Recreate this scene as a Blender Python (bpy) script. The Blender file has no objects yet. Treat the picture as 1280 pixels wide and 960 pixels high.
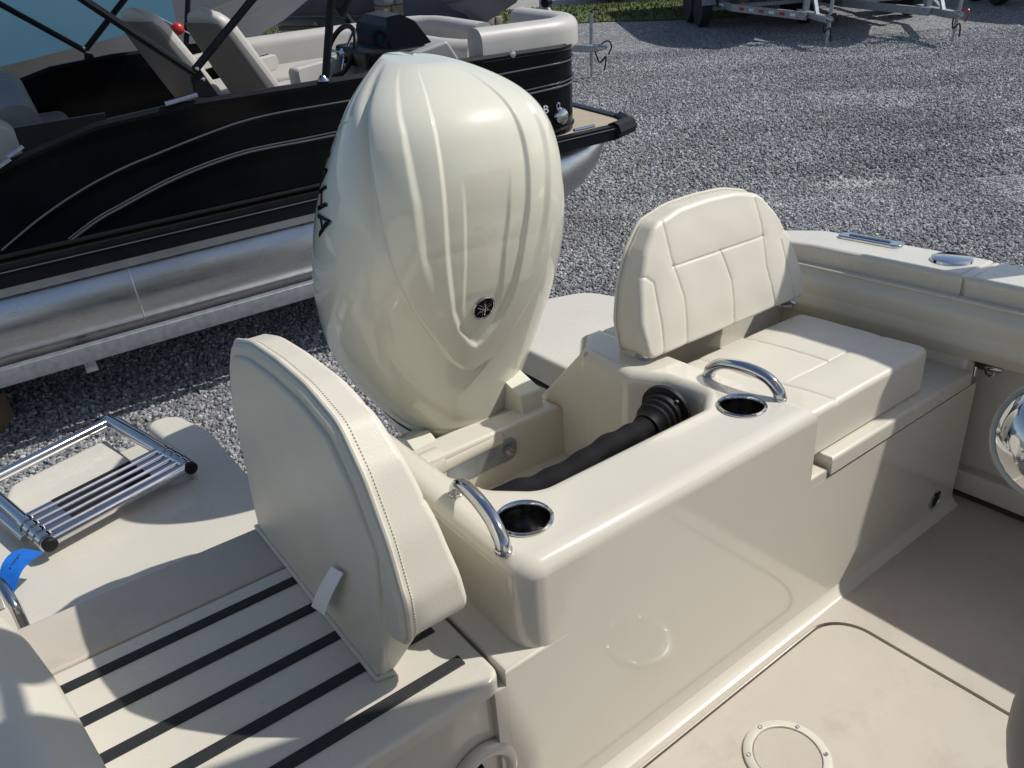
import bpy, bmesh, math, random
import numpy as np
from mathutils import Matrix, Vector
from mathutils.geometry import tessellate_polygon
random.seed(7); rng = np.random.default_rng(7)
rad = math.radians
scene = bpy.context.scene
COL = scene.collection

# ------------------------------------------------------------------ camera, sky, sun
FPX = 960.0; CAM_H = 2.5
def cam_axes(yaw, pitch, roll):
    cy, sy, cp, sp = math.cos(yaw), math.sin(yaw), math.cos(pitch), math.sin(pitch)
    f = np.array([sy*cp, cy*cp, -sp]); r = np.array([cy, -sy, 0.]); d = np.cross(f, r)
    cr, sr = math.cos(roll), math.sin(roll)
    return np.array([cr*r + sr*d, -sr*r + cr*d, f])          # rows: right, down, forward
RG = cam_axes(0, rad(32.0), rad(4.0))                          # the ground's frame seen by the camera
RB = cam_axes(rad(35.049), rad(26.005), rad(4.442))            # the boat's frame (its stern sits about 6 degrees low)
CW = np.array([0, 0, CAM_H]); CB = np.array([0, 0, 0.8])       # camera in the world / in boat coordinates
BW = RG.T @ RB                                                 # boat -> world rotation
cam = bpy.data.cameras.new('camera'); cam_o = bpy.data.objects.new('camera', cam); COL.objects.link(cam_o)
cam.sensor_width = 36; cam.lens = 36*FPX/1280; cam.clip_start = .02; cam.clip_end = 2000
M = Matrix.Identity(4)
for i in range(3):
    M[i][0], M[i][1], M[i][2], M[i][3] = RG[0][i], -RG[1][i], -RG[2][i], CW[i]
cam_o.matrix_world = M; scene.camera = cam_o

SUN_B = np.array([.78, -.42, 1.0]); SUN_B /= np.linalg.norm(SUN_B)   # towards the sun, boat frame (from the shadows)
SUN = BW @ SUN_B
elev = math.asin(SUN[2]); azim = math.atan2(SUN[0], SUN[1])
world = bpy.data.worlds.new('World'); scene.world = world; world.use_nodes = True
wn = world.node_tree; bgn = wn.nodes['Background']
sky = wn.nodes.new('ShaderNodeTexSky'); sky.sky_type = 'NISHITA'; sky.sun_disc = False
sky.sun_elevation = elev; sky.sun_rotation = azim; sky.air_density = .9; sky.dust_density = 1.0; sky.ozone_density = .4
wn.links.new(sky.outputs[0], bgn.inputs[0]); bgn.inputs[1].default_value = .108
sl = bpy.data.lights.new('sun', 'SUN'); sl.energy = 4.0; sl.angle = rad(.53); sl.color = (1, .972, .93)
so = bpy.data.objects.new('sun', sl); COL.objects.link(so)
so.rotation_euler = Vector(SUN).to_track_quat('Z', 'Y').to_euler(); so.location = (8, -4, 12)
scene.view_settings.view_transform = 'Standard'; scene.view_settings.look = 'None'
scene.view_settings.exposure = 0.0; scene.view_settings.gamma = 1
scene.render.engine = 'CYCLES'; scene.cycles.use_denoising = True
scene.cycles.max_bounces = 8; scene.cycles.glossy_bounces = 5; scene.cycles.transparent_max_bounces = 8

# ------------------------------------------------------------------ pixel rays (photograph is 1280 x 960)
def wray(u, v): return RG.T @ np.array([(u-640)/FPX, (v-480)/FPX, 1.])
def bray(u, v): return RB.T @ np.array([(u-640)/FPX, (v-480)/FPX, 1.])
def wz(u, v, z=0.): d = wray(u, v); return CW + d*((z-CW[2])/d[2])
def bz(u, v, z=0.): d = bray(u, v); return CB + d*((z-CB[2])/d[2])
def by(u, v, y): d = bray(u, v); return CB + d*((y-CB[1])/d[1])
def bx(u, v, x): d = bray(u, v); return CB + d*((x-CB[0])/d[0])

# ------------------------------------------------------------------ frames
def frame(rot3, org):
    m = Matrix.Identity(4)
    for i in range(3):
        for j in range(3): m[i][j] = rot3[i][j]
        m[i][3] = org[i]
    return m
BM = frame(BW, CW - BW @ CB)                                   # boat frame -> world
ID = Matrix.Identity(4)

# ------------------------------------------------------------------ materials
def nd(nt, t, **kw):
    n = nt.nodes.new(t)
    for k, v in kw.items(): setattr(n, k, v)
    return n
def mat(name, col, rough=.5, metal=0., coat=0., var=.06, vscale=6., bump=0., bscale=200., rvar=.0, spec=.5, bdetail=3., coords='Object', stretch=None, dirt=None, coat_rough=.05, sheen=0.):
    m = bpy.data.materials.new(name); m.use_nodes = True; nt = m.node_tree; L = nt.links
    b = nt.nodes['Principled BSDF']
    b.inputs['Roughness'].default_value = rough; b.inputs['Metallic'].default_value = metal
    b.inputs['Coat Weight'].default_value = coat; b.inputs['Coat Roughness'].default_value = coat_rough
    b.inputs['Specular IOR Level'].default_value = spec
    b.inputs['Sheen Weight'].default_value = sheen
    tc = nd(nt, 'ShaderNodeTexCoord'); src = tc.outputs[coords]
    if stretch:
        mp = nd(nt, 'ShaderNodeMapping'); mp.inputs['Scale'].default_value = stretch; L.new(src, mp.inputs[0]); src = mp.outputs[0]
    no = nd(nt, 'ShaderNodeTexNoise'); no.inputs['Scale'].default_value = vscale; no.inputs['Detail'].default_value = 5; L.new(src, no.inputs['Vector'])
    rp = nd(nt, 'ShaderNodeMapRange'); rp.inputs[1].default_value = .3; rp.inputs[2].default_value = .7
    rp.inputs[3].default_value = 1-var; rp.inputs[4].default_value = 1+var; L.new(no.outputs[0], rp.inputs[0])
    mx = nd(nt, 'ShaderNodeMix', data_type='RGBA', blend_type='MULTIPLY'); mx.inputs[0].default_value = 1
    mx.inputs[6].default_value = (*col, 1); L.new(rp.outputs[0], mx.inputs[7]); out = mx.outputs[2]
    if dirt:
        dn = nd(nt, 'ShaderNodeTexNoise'); dn.inputs['Scale'].default_value = dirt[1]; dn.inputs['Detail'].default_value = 8; dn.inputs['Roughness'].default_value = .7
        L.new(src, dn.inputs['Vector'])
        dr = nd(nt, 'ShaderNodeMapRange'); dr.inputs[1].default_value = dirt[2]; dr.inputs[2].default_value = dirt[2]+.2; dr.inputs[4].default_value = dirt[3]
        L.new(dn.outputs[0], dr.inputs[0])
        m2 = nd(nt, 'ShaderNodeMix', data_type='RGBA'); L.new(dr.outputs[0], m2.inputs[0]); L.new(out, m2.inputs[6]); m2.inputs[7].default_value = (*dirt[0], 1); out = m2.outputs[2]
    L.new(out, b.inputs['Base Color'])
    if rvar:
        rr = nd(nt, 'ShaderNodeMapRange'); rr.inputs[3].default_value = max(0, rough-rvar); rr.inputs[4].default_value = rough+rvar
        n2 = nd(nt, 'ShaderNodeTexNoise'); n2.inputs['Scale'].default_value = vscale*2.7; n2.inputs['Detail'].default_value = 6; L.new(src, n2.inputs['Vector'])
        L.new(n2.outputs[0], rr.inputs[0]); L.new(rr.outputs[0], b.inputs['Roughness'])
    if bump:
        n3 = nd(nt, 'ShaderNodeTexNoise'); n3.inputs['Scale'].default_value = bscale; n3.inputs['Detail'].default_value = bdetail; L.new(src, n3.inputs['Vector'])
        bp = nd(nt, 'ShaderNodeBump'); bp.inputs['Strength'].default_value = bump; bp.inputs['Distance'].default_value = .002
        L.new(n3.outputs[0], bp.inputs['Height']); L.new(bp.outputs[0], b.inputs['Normal'])
    return m
def tread_mat(name, col, scale=300., strength=.7):
    m = mat(name, col, .62, var=.05, vscale=5, dirt=((.36, .30, .24), 7., .54, .5)); nt = m.node_tree; L = nt.links
    tc = nd(nt, 'ShaderNodeTexCoord'); mp = nd(nt, 'ShaderNodeMapping'); mp.inputs['Rotation'].default_value = (0, 0, rad(45)); mp.inputs['Scale'].default_value = (scale, scale, scale)
    L.new(tc.outputs['Object'], mp.inputs[0]); ck = nd(nt, 'ShaderNodeTexVoronoi', distance='CHEBYCHEV'); ck.inputs['Scale'].default_value = 1; ck.inputs['Randomness'].default_value = .0
    L.new(mp.outputs[0], ck.inputs['Vector'])
    bp = nd(nt, 'ShaderNodeBump'); bp.inputs['Strength'].default_value = strength; bp.inputs['Distance'].default_value = .0015
    L.new(ck.outputs['Distance'], bp.inputs['Height']); L.new(bp.outputs[0], nt.nodes['Principled BSDF'].inputs['Normal'])
    return m
GEL = mat('gelcoat', (.635, .592, .495), .15, coat=.45, var=.025, vscale=3, rvar=.05, coat_rough=.03, dirt=((.55, .47, .38), 14., .66, .25))
GELD = mat('gelcoat_deck', (.625, .585, .492), .28, coat=.2, var=.03, vscale=4, rvar=.08, dirt=((.55, .47, .38), 14., .64, .25), coat_rough=.15)
TREAD = tread_mat('moulded_nonskid', (.525, .470, .392))
VINYL = mat('cream_vinyl', (.640, .600, .495), .42, var=.02, vscale=7, bump=.16, bscale=420, rvar=.05, dirt=((.6, .54, .45), 10., .66, .2))
VINYL2 = mat('pale_vinyl', (.635, .598, .495), .42, var=.03, vscale=7, bump=.16, bscale=420, rvar=.05)
THREAD = mat('thread', (.74, .70, .60), .7)
COWL = mat('cowling_paint', (.66, .645, .53), .32, coat=1., spec=.08, var=.012, vscale=2.5, rvar=.02, coat_rough=.025)
CHROME = mat('stainless', (.56, .565, .58), .08, metal=1., var=.05, vscale=30, rvar=.04)
CUPIN = mat('darkened_steel', (.26, .26, .26), .22, metal=1., var=.3, vscale=25, rvar=.1, stretch=(1, 1, .1))  # steel darkened to stand for dim reflections inside the cups
TRIM = mat('grey_trim', (.12, .125, .13), .35, metal=.6, var=.1)
STEEL = mat('brushed_steel', (.5, .5, .5), .28, metal=1., var=.1, vscale=20, rvar=.1)
RUBBER = mat('black_rubber', (.010, .010, .011), .5, spec=.2, var=.3, vscale=60, bump=.3, bscale=500)
BLACKG = mat('black_gloss', (.003, .0035, .0045), .16, coat=.0, spec=.16, var=.2, vscale=4, rvar=.05)
BLACKP = mat('black_satin', (.005, .006, .008), .4, spec=.2, var=.25, vscale=9, rvar=.08)
LOOM = mat('braided_loom', (.007, .007, .008), .55, spec=.15, var=.6, vscale=400, bump=.9, bscale=700)
DARKG = mat('dark_gap', (.05, .042, .034), .8, var=.2)
def stripes_mat():
    m = mat('ribbed_rubber', (.013, .013, .014), .6, var=.3, vscale=80); nt = m.node_tree; L = nt.links
    tc = nd(nt, 'ShaderNodeTexCoord'); w = nd(nt, 'ShaderNodeTexWave', wave_type='BANDS', bands_direction='Y'); w.inputs['Scale'].default_value = 75
    L.new(tc.outputs['Object'], w.inputs[0]); bp = nd(nt, 'ShaderNodeBump'); bp.inputs['Strength'].default_value = .7; bp.inputs['Distance'].default_value = .002
    L.new(w.outputs[0], bp.inputs['Height']); L.new(bp.outputs[0], nt.nodes['Principled BSDF'].inputs['Normal']); return m
STRIP = stripes_mat()
PAPER = mat('white_paper', (.8, .8, .8), .6, var=.03)
TAPE = mat('blue_tape', (.006, .13, .52), .55, var=.12, vscale=40, bump=.3, bscale=300)
INK = mat('pen_ink', (.01, .02, .06), .6)
ALU = mat('aluminium', (.60, .60, .60), .30, metal=1., var=.12, vscale=3, rvar=.10, stretch=(1, 6, 6), dirt=((.34, .29, .24), 3., .55, .55))
ALUP = mat('aluminium_plain', (.55, .56, .57), .42, metal=.85, var=.12, vscale=8, rvar=.1)
GALV = mat('galvanised_steel', (.36, .38, .40), .5, metal=.7, var=.18, vscale=22, rvar=.12)
BEIGE = mat('pontoon_vinyl', (.46, .44, .40), .45, var=.05, vscale=6, bump=.15, bscale=300)
GREYV = mat('grey_vinyl', (.15, .15, .155), .5, var=.06, vscale=6, bump=.15, bscale=300)
TAN = mat('tan_deck_vinyl', (.40, .34, .25), .7, var=.12, vscale=60)
GREYP = mat('grey_plastic', (.33, .33, .33), .4, var=.05)
WHITE = mat('white_print', (.8, .8, .8), .4)
RED = mat('red_plastic', (.45, .02, .015), .35)
TYRE = mat('tyre_rubber', (.02, .02, .021), .75, var=.3, vscale=30, bump=.4, bscale=90)
BLUEH = mat('light_blue_hull', (.17, .36, .48), .22, coat=.5, var=.05, vscale=1.5)
GREYH = mat('grey_hull', (.17, .18, .20), .22, coat=.5, var=.05, vscale=1.5)
WHITEH = mat('white_hull', (.42, .42, .41), .35, coat=.3, var=.08, vscale=2, dirt=((.25, .23, .2), 4., .6, .5))
NAVY = mat('navy_hull', (.006, .022, .06), .25, coat=.5, var=.1, vscale=1.5)
TIMBER = mat('weathered_timber', (.16, .11, .07), .8, var=.3, vscale=14, stretch=(1, 8, 8), bump=.4, bscale=60)

# ------------------------------------------------------------------ object helpers
BASE = {}
def props(o, label=None, cat=None, group=None, kind=None):
    for k, v in (('label', label), ('category', cat), ('group', group), ('kind', kind)):
        if v: o[k] = v
    return o
def thing(name, label, cat, base=(0, 0, 0), fr=ID, group=None):
    o = bpy.data.objects.new(name, None); COL.objects.link(o); o.empty_display_size = .1
    o.matrix_world = fr @ Matrix.Translation(Vector(base)); BASE[o.name] = np.array(base, float)
    return props(o, label, cat, group)
class G:
    def __init__(s): s.v = []; s.f = []
    def add(s, V, F):
        n = len(s.v); s.v += [tuple(map(float, p)) for p in V]; s.f += [tuple(i+n for i in f) for f in F]; return s
def link(name, g, m, parent=None, fr=None, smooth=35, bevel=0, wn_=False, base=None, bseg=3):
    """one mesh object; vertices are given in the frame of the thing it belongs to"""
    off = np.zeros(3)
    if parent is not None: off = BASE.get(parent.name, off)
    elif base is not None: off = np.array(base, float)
    me = bpy.data.meshes.new(name)
    V = np.array(g.v, float) - off
    me.from_pydata(V.tolist(), [], g.f)
    bm = bmesh.new(); bm.from_mesh(me)
    bmesh.ops.recalc_face_normals(bm, faces=bm.faces)
    if bevel:
        E = [e for e in bm.edges if len(e.link_faces) == 2 and e.calc_face_angle(0) > rad(30)]
        bmesh.ops.bevel(bm, geom=E, offset=bevel, segments=bseg, profile=.5, affect='EDGES', clamp_overlap=True)
    bm.to_mesh(me); bm.free()
    if smooth:
        me.polygons.foreach_set('use_smooth', [True]*len(me.polygons)); me.set_sharp_from_angle(angle=rad(smooth))
    me.materials.append(m)
    o = bpy.data.objects.new(name, me); COL.objects.link(o)
    if parent is not None:
        o.parent = parent; BASE[o.name] = off
    else:
        o.matrix_world = (fr or ID) @ Matrix.Translation(Vector(off)); BASE[o.name] = off
    if wn_:
        w = o.modifiers.new('wn', 'WEIGHTED_NORMAL'); w.keep_sharp = True
    return o
def box(x0, x1, y0, y1, z0, z1, g=None):
    g = g or G()
    V = [(x, y, z) for z in (z0, z1) for y in (y0, y1) for x in (x0, x1)]
    return g.add(V, [(0, 2, 3, 1), (4, 5, 7, 6), (0, 1, 5, 4), (2, 6, 7, 3), (0, 4, 6, 2), (1, 3, 7, 5)])
def unit(v): v = np.asarray(v, float); return v/(np.linalg.norm(v)+1e-12)
def tube(path, r, n=12, closed=False, caps=True, g=None, flat=None):
    g = g or G(); P = [np.array(p, float) for p in path]; N = len(P); R = r if hasattr(r, '__len__') else [r]*N
    V = []; up = None
    for i in range(N):
        a = P[(i-1) % N] if (closed or i > 0) else P[i]; b = P[(i+1) % N] if (closed or i < N-1) else P[i]
        t = unit(b-a)
        if up is None:
            up = np.array([0, 0, 1.]) if abs(t[2]) < .9 else np.array([1., 0, 0])
        s = unit(np.cross(t, up)); up = unit(np.cross(s, t))
        for k in range(n):
            a_ = 2*math.pi*k/n; V.append(P[i] + R[i]*(math.cos(a_)*s + math.sin(a_)*up*(flat or 1)))
    F = []
    for i in range(N if closed else N-1):
        j = (i+1) % N
        for k in range(n): F.append((i*n+k, i*n+(k+1) % n, j*n+(k+1) % n, j*n+k))
    if caps and not closed: F += [tuple(range(n)), tuple(range((N-1)*n, N*n))]
    return g.add(V, F)
def lathe(prof, cen, axis=(0, 0, 1), n=32, g=None, closed_ends=True):
    g = g or G(); ax = unit(axis); t = np.array([1., 0, 0]) if abs(ax[0]) < .8 else np.array([0, 1., 0])
    e1 = unit(np.cross(ax, t)); e2 = np.cross(ax, e1); V = []
    for (r, h) in prof:
        for k in range(n):
            a = 2*math.pi*k/n; V.append(np.array(cen)+ax*h+r*(math.cos(a)*e1+math.sin(a)*e2))
    F = [(i*n+k, i*n+(k+1) % n, (i+1)*n+(k+1) % n, (i+1)*n+k) for i in range(len(prof)-1) for k in range(n)]
    if closed_ends: F += [tuple(range(n)), tuple(range((len(prof)-1)*n, len(prof)*n))]
    return g.add(V, F)
def loft(rings, closed=True, caps=True, g=None):
    g = g or G(); n = len(rings[0]); V = [p for r in rings for p in r]; F = []
    for i in range(len(rings)-1):
        for k in range(n if closed else n-1): F.append((i*n+k, i*n+(k+1) % n, (i+1)*n+(k+1) % n, (i+1)*n+k))
    if caps and closed: F += [tuple(range(n)), tuple(range((len(rings)-1)*n, len(rings)*n))]
    return g.add(V, F)
def spline(pts, m=8):
    P = [np.array(p, float) for p in pts]; P = [2*P[0]-P[1]]+P+[2*P[-1]-P[-2]]; out = []
    for i in range(1, len(P)-2):
        for k in range(m):
            t = k/m; a, b, c, d = P[i-1], P[i], P[i+1], P[i+2]
            out.append(.5*((2*b)+(-a+c)*t+(2*a-5*b+4*c-d)*t*t+(-a+3*b-3*c+d)*t**3))
    out.append(P[-2]); return out
def rpoly(pts, r=.02, seg=6):
    """polygon with rounded corners; pts (x,y) or (x,y,r)"""
    n = len(pts); out = []
    for i in range(n):
        p = np.array(pts[i][:2], float); a = np.array(pts[i-1][:2], float); b = np.array(pts[(i+1) % n][:2], float)
        rr = pts[i][2] if len(pts[i]) > 2 else r
        ua, ub = unit(a-p), unit(b-p); cosang = np.clip(ua@ub, -1, 1); ang = math.acos(cosang)
        if rr <= 1e-5 or ang > math.pi-.02: out.append(p); continue
        d = min(rr/math.tan(ang/2), .48*np.linalg.norm(a-p), .48*np.linalg.norm(b-p)); rr = d*math.tan(ang/2)
        cc = p+unit(ua+ub)*rr/math.sin(ang/2); s, e = p+ua*d, p+ub*d
        a0 = math.atan2(*(s-cc)[::-1]); a1 = math.atan2(*(e-cc)[::-1]); da = (a1-a0+math.pi) % (2*math.pi)-math.pi
        for k in range(seg+1):
            t = a0+da*k/seg; out.append(cc+rr*np.array([math.cos(t), math.sin(t)]))
    return out
def area2(P): return .5*sum(P[i-1][0]*P[i][1]-P[i][0]*P[i-1][1] for i in range(len(P)))
def ccw(P): P = [np.array(p[:2], float) for p in P]; return P if area2(P) > 0 else P[::-1]
def inset(P, d):
    n = len(P); out = []
    for i in range(n):
        e1 = unit(P[i]-P[i-1]); e2 = unit(P[(i+1) % n]-P[i]); n1 = np.array([-e1[1], e1[0]]); n2 = np.array([-e2[1], e2[0]])
        m = n1+n2; out.append(P[i]+m*d/max(.35, (m@m)/2))
    return out
IDMAP = lambda u, v, w: (u, v, w)
def plate(outline, top, depth, r=.01, seg=5, holes=(), mp=IDMAP, bottom=True, g=None, topfill=True):
    """a slab with a rounded upper edge; holes are plain loops"""
    g = g or G(); P = ccw(outline); n = len(P); rings = [[(p[0], p[1], top-depth) for p in P]]
    for k in range(seg+1):
        t = math.pi/2*k/seg; Q = inset(P, r*(1-math.cos(t))) if r > 0 else P
        rings.append([(p[0], p[1], top-r+r*math.sin(t)) for p in Q])
        if r <= 0: break
    if r > 0:
        Q = inset(P, r+.003); rings.append([(p[0], p[1], top) for p in Q])
    V = [mp(*p) for ring in rings for p in ring]; F = []
    for i in range(len(rings)-1):
        for k in range(n): F.append((i*n+k, i*n+(k+1) % n, (i+1)*n+(k+1) % n, (i+1)*n+k))
    b0 = (len(rings)-1)*n
    HV = []; loops = [[Vector((p[0], p[1], 0)) for p in rings[-1]]]
    idx = list(range(b0, b0+n)); nv = len(V)
    for h in holes:
        H = ccw(h)[::-1]; loops.append([Vector((p[0], p[1], 0)) for p in H])
        idx += list(range(nv, nv+len(H))); s0 = nv
        V += [mp(p[0], p[1], top) for p in H]; nv += len(H)
        V += [mp(p[0], p[1], top-depth) for p in H]; nv += len(H)
        m_ = len(H)
        for k in range(m_): F.append((s0+k, s0+(k+1) % m_, s0+m_+(k+1) % m_, s0+m_+k))
    if topfill: F += [tuple(idx[i] for i in t) for t in tessellate_polygon(loops)]
    if bottom and not holes: F.append(tuple(range(n))[::-1])
    return g.add(V, F)
def circ(cx, cy, r, n=32): return [(cx+r*math.cos(2*math.pi*k/n), cy+r*math.sin(2*math.pi*k/n)) for k in range(n)]
def resample(P, N, closed=True):
    P = [np.array(p, float) for p in P]
    if closed: P = P+[P[0]]
    L = np.r_[0, np.cumsum([np.linalg.norm(P[i+1]-P[i]) for i in range(len(P)-1)])]; A = np.array(P)
    t = np.linspace(0, L[-1], N, endpoint=not closed)
    return np.stack([np.interp(t, L, A[:, j]) for j in range(A.shape[1])], 1)
def segdist(Q, line):
    """distance of points Q (..,2) to polyline"""
    d = np.full(Q.shape[:-1], 9.)
    for a, b in zip(line[:-1], line[1:]):
        a = np.array(a, float); b = np.array(b, float); ab = b-a; t = np.clip(((Q-a)@ab)/(ab@ab), 0, 1)
        d = np.minimum(d, np.linalg.norm(Q-(a+t[..., None]*ab), axis=-1))
    return d
def pad(outline, thick, r=.03, puff=.01, seams=(), groove=.005, gw=.005, mp=IDMAP, N=260, K=90, w0=0., back=True, cen=None, topfn=None, wrinkle=0.):
    """an upholstered cushion: outline in (u,v), front surface at w0+thick with rounded rim, crown and sewn seams"""
    P = resample(ccw(outline), N); C_ = np.array(cen) if cen is not None else P.mean(0)
    s = 1-np.linspace(1, 0, K)**1.7; s = s[1:]
    Q = C_+s[:, None, None]*(P-C_)[None]
    nrm = np.roll(P, -1, 0)-np.roll(P, 1, 0); nrm = np.stack([nrm[:, 1], -nrm[:, 0]], 1); nrm /= np.linalg.norm(nrm, axis=1)[:, None]
    Pc = resample(P, 110); d = segdist(Q, [*Pc, Pc[0]]); d[-1] = 0
    dd = np.minimum(d, r); w = thick-r+np.sqrt(np.maximum(r*r-(r-dd)**2, 0))
    w += puff*(1-np.exp(-(d/.055)**2))
    for sm in seams:
        sd = segdist(Q, sm); w -= groove*np.exp(-(sd/gw)**2)+.5*groove*np.exp(-(sd/(gw*5))**2)
    if wrinkle:
        w += wrinkle*(np.sin(Q[..., 0]*31+np.sin(Q[..., 1]*23)*1.3)*np.sin(Q[..., 1]*27+Q[..., 0]*9))
    if topfn is not None: w = topfn(Q, w)
    V = [mp(*p, w0+thick+puff) for p in [C_]]; kk = len(s)
    cw = w[0].mean(); V = [mp(C_[0], C_[1], w0+cw)]
    for i in range(kk):
        V += [mp(Q[i, j, 0], Q[i, j, 1], w0+w[i, j]) for j in range(N)]
    V += [mp(P[j, 0], P[j, 1], w0+.006) for j in range(N)]
    Pi = inset([p for p in P], .006); V += [mp(p[0], p[1], w0) for p in Pi]
    F = [(0, 1+j, 1+(j+1) % N) for j in range(N)]
    for i in range(kk+1):
        a = 1+i*N; F += [(a+j, a+N+j, a+N+(j+1) % N, a+(j+1) % N) for j in range(N)]
    if back: F.append(tuple(1+(kk+1)*N+j for j in range(N)))
    return G().add(V, F)
def text_mesh(body, size=1., extrude=0.):
    cu = bpy.data.curves.new('t', 'FONT'); cu.body = body; cu.size = size; cu.extrude = extrude; cu.resolution_u = 3
    o = bpy.data.objects.new('t', cu); COL.objects.link(o); bpy.context.view_layer.update()
    me = o.to_mesh(); V = [tuple(v.co) for v in me.vertices]; F = [tuple(p.vertices) for p in me.polygons]; o.to_mesh_clear()
    bpy.data.objects.remove(o); bpy.data.curves.remove(cu)
    return V, F

# ------------------------------------------------------------------ ground
def gravel_mat():
    m = bpy.data.materials.new('crushed_stone'); m.use_nodes = True; nt = m.node_tree; L = nt.links; b = nt.nodes['Principled BSDF']
    b.inputs['Roughness'].default_value = .85
    tc = nd(nt, 'ShaderNodeTexCoord')
    vo = nd(nt, 'ShaderNodeTexVoronoi'); vo.inputs['Scale'].default_value = 42; L.new(tc.outputs['Object'], vo.inputs['Vector'])
    sep = nd(nt, 'ShaderNodeSeparateColor'); L.new(vo.outputs['Color'], sep.inputs[0])
    cr = nd(nt, 'ShaderNodeValToRGB'); e = cr.color_ramp.elements
    e[0].position = 0; e[0].color = (.06, .062, .066, 1); e[1].position = 1; e[1].color = (.55, .55, .54, 1)
    a = cr.color_ramp.elements.new(.35); a.color = (.17, .173, .18, 1); a = cr.color_ramp.elements.new(.7); a.color = (.31, .313, .32, 1)
    L.new(sep.outputs[0], cr.inputs[0])
    n1 = nd(nt, 'ShaderNodeTexNoise'); n1.inputs['Scale'].default_value = .45; n1.inputs['Detail'].default_value = 7; n1.inputs['Roughness'].default_value = .65; L.new(tc.outputs['Object'], n1.inputs['Vector'])
    mr = nd(nt, 'ShaderNodeMapRange'); mr.inputs[1].default_value = .3; mr.inputs[2].default_value = .7; mr.inputs[3].default_value = .82; mr.inputs[4].default_value = 1.22; L.new(n1.outputs[0], mr.inputs[0])
    mx = nd(nt, 'ShaderNodeMix', data_type='RGBA', blend_type='MULTIPLY'); mx.inputs[0].default_value = 1; L.new(cr.outputs[0], mx.inputs[6]); L.new(mr.outputs[0], mx.inputs[7])
    n2 = nd(nt, 'ShaderNodeTexNoise'); n2.inputs['Scale'].default_value = .8; n2.inputs['Detail'].default_value = 8
    mp = nd(nt, 'ShaderNodeMapping'); mp.inputs['Scale'].default_value = (.35, 1.6, 1); mp.inputs['Location'].default_value = (3.1, 1.7, 0); L.new(tc.outputs['Object'], mp.inputs[0]); L.new(mp.outputs[0], n2.inputs['Vector'])
    m3 = nd(nt, 'ShaderNodeMapRange'); m3.inputs[1].default_value = .66; m3.inputs[2].default_value = .76; m3.inputs[4].default_value = .55; L.new(n2.outputs[0], m3.inputs[0])
    m4 = nd(nt, 'ShaderNodeMix', data_type='RGBA'); L.new(m3.outputs[0], m4.inputs[0]); L.new(mx.outputs[2], m4.inputs[6]); m4.inputs[7].default_value = (.36, .35, .33, 1)
    L.new(m4.outputs[2], b.inputs['Base Color'])
    bp = nd(nt, 'ShaderNodeBump'); bp.inputs['Strength'].default_value = 1.; bp.inputs['Distance'].default_value = .03; bp.invert = True
    L.new(vo.outputs['Distance'], bp.inputs['Height']); L.new(bp.outputs[0], b.inputs['Normal'])
    return m
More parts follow.
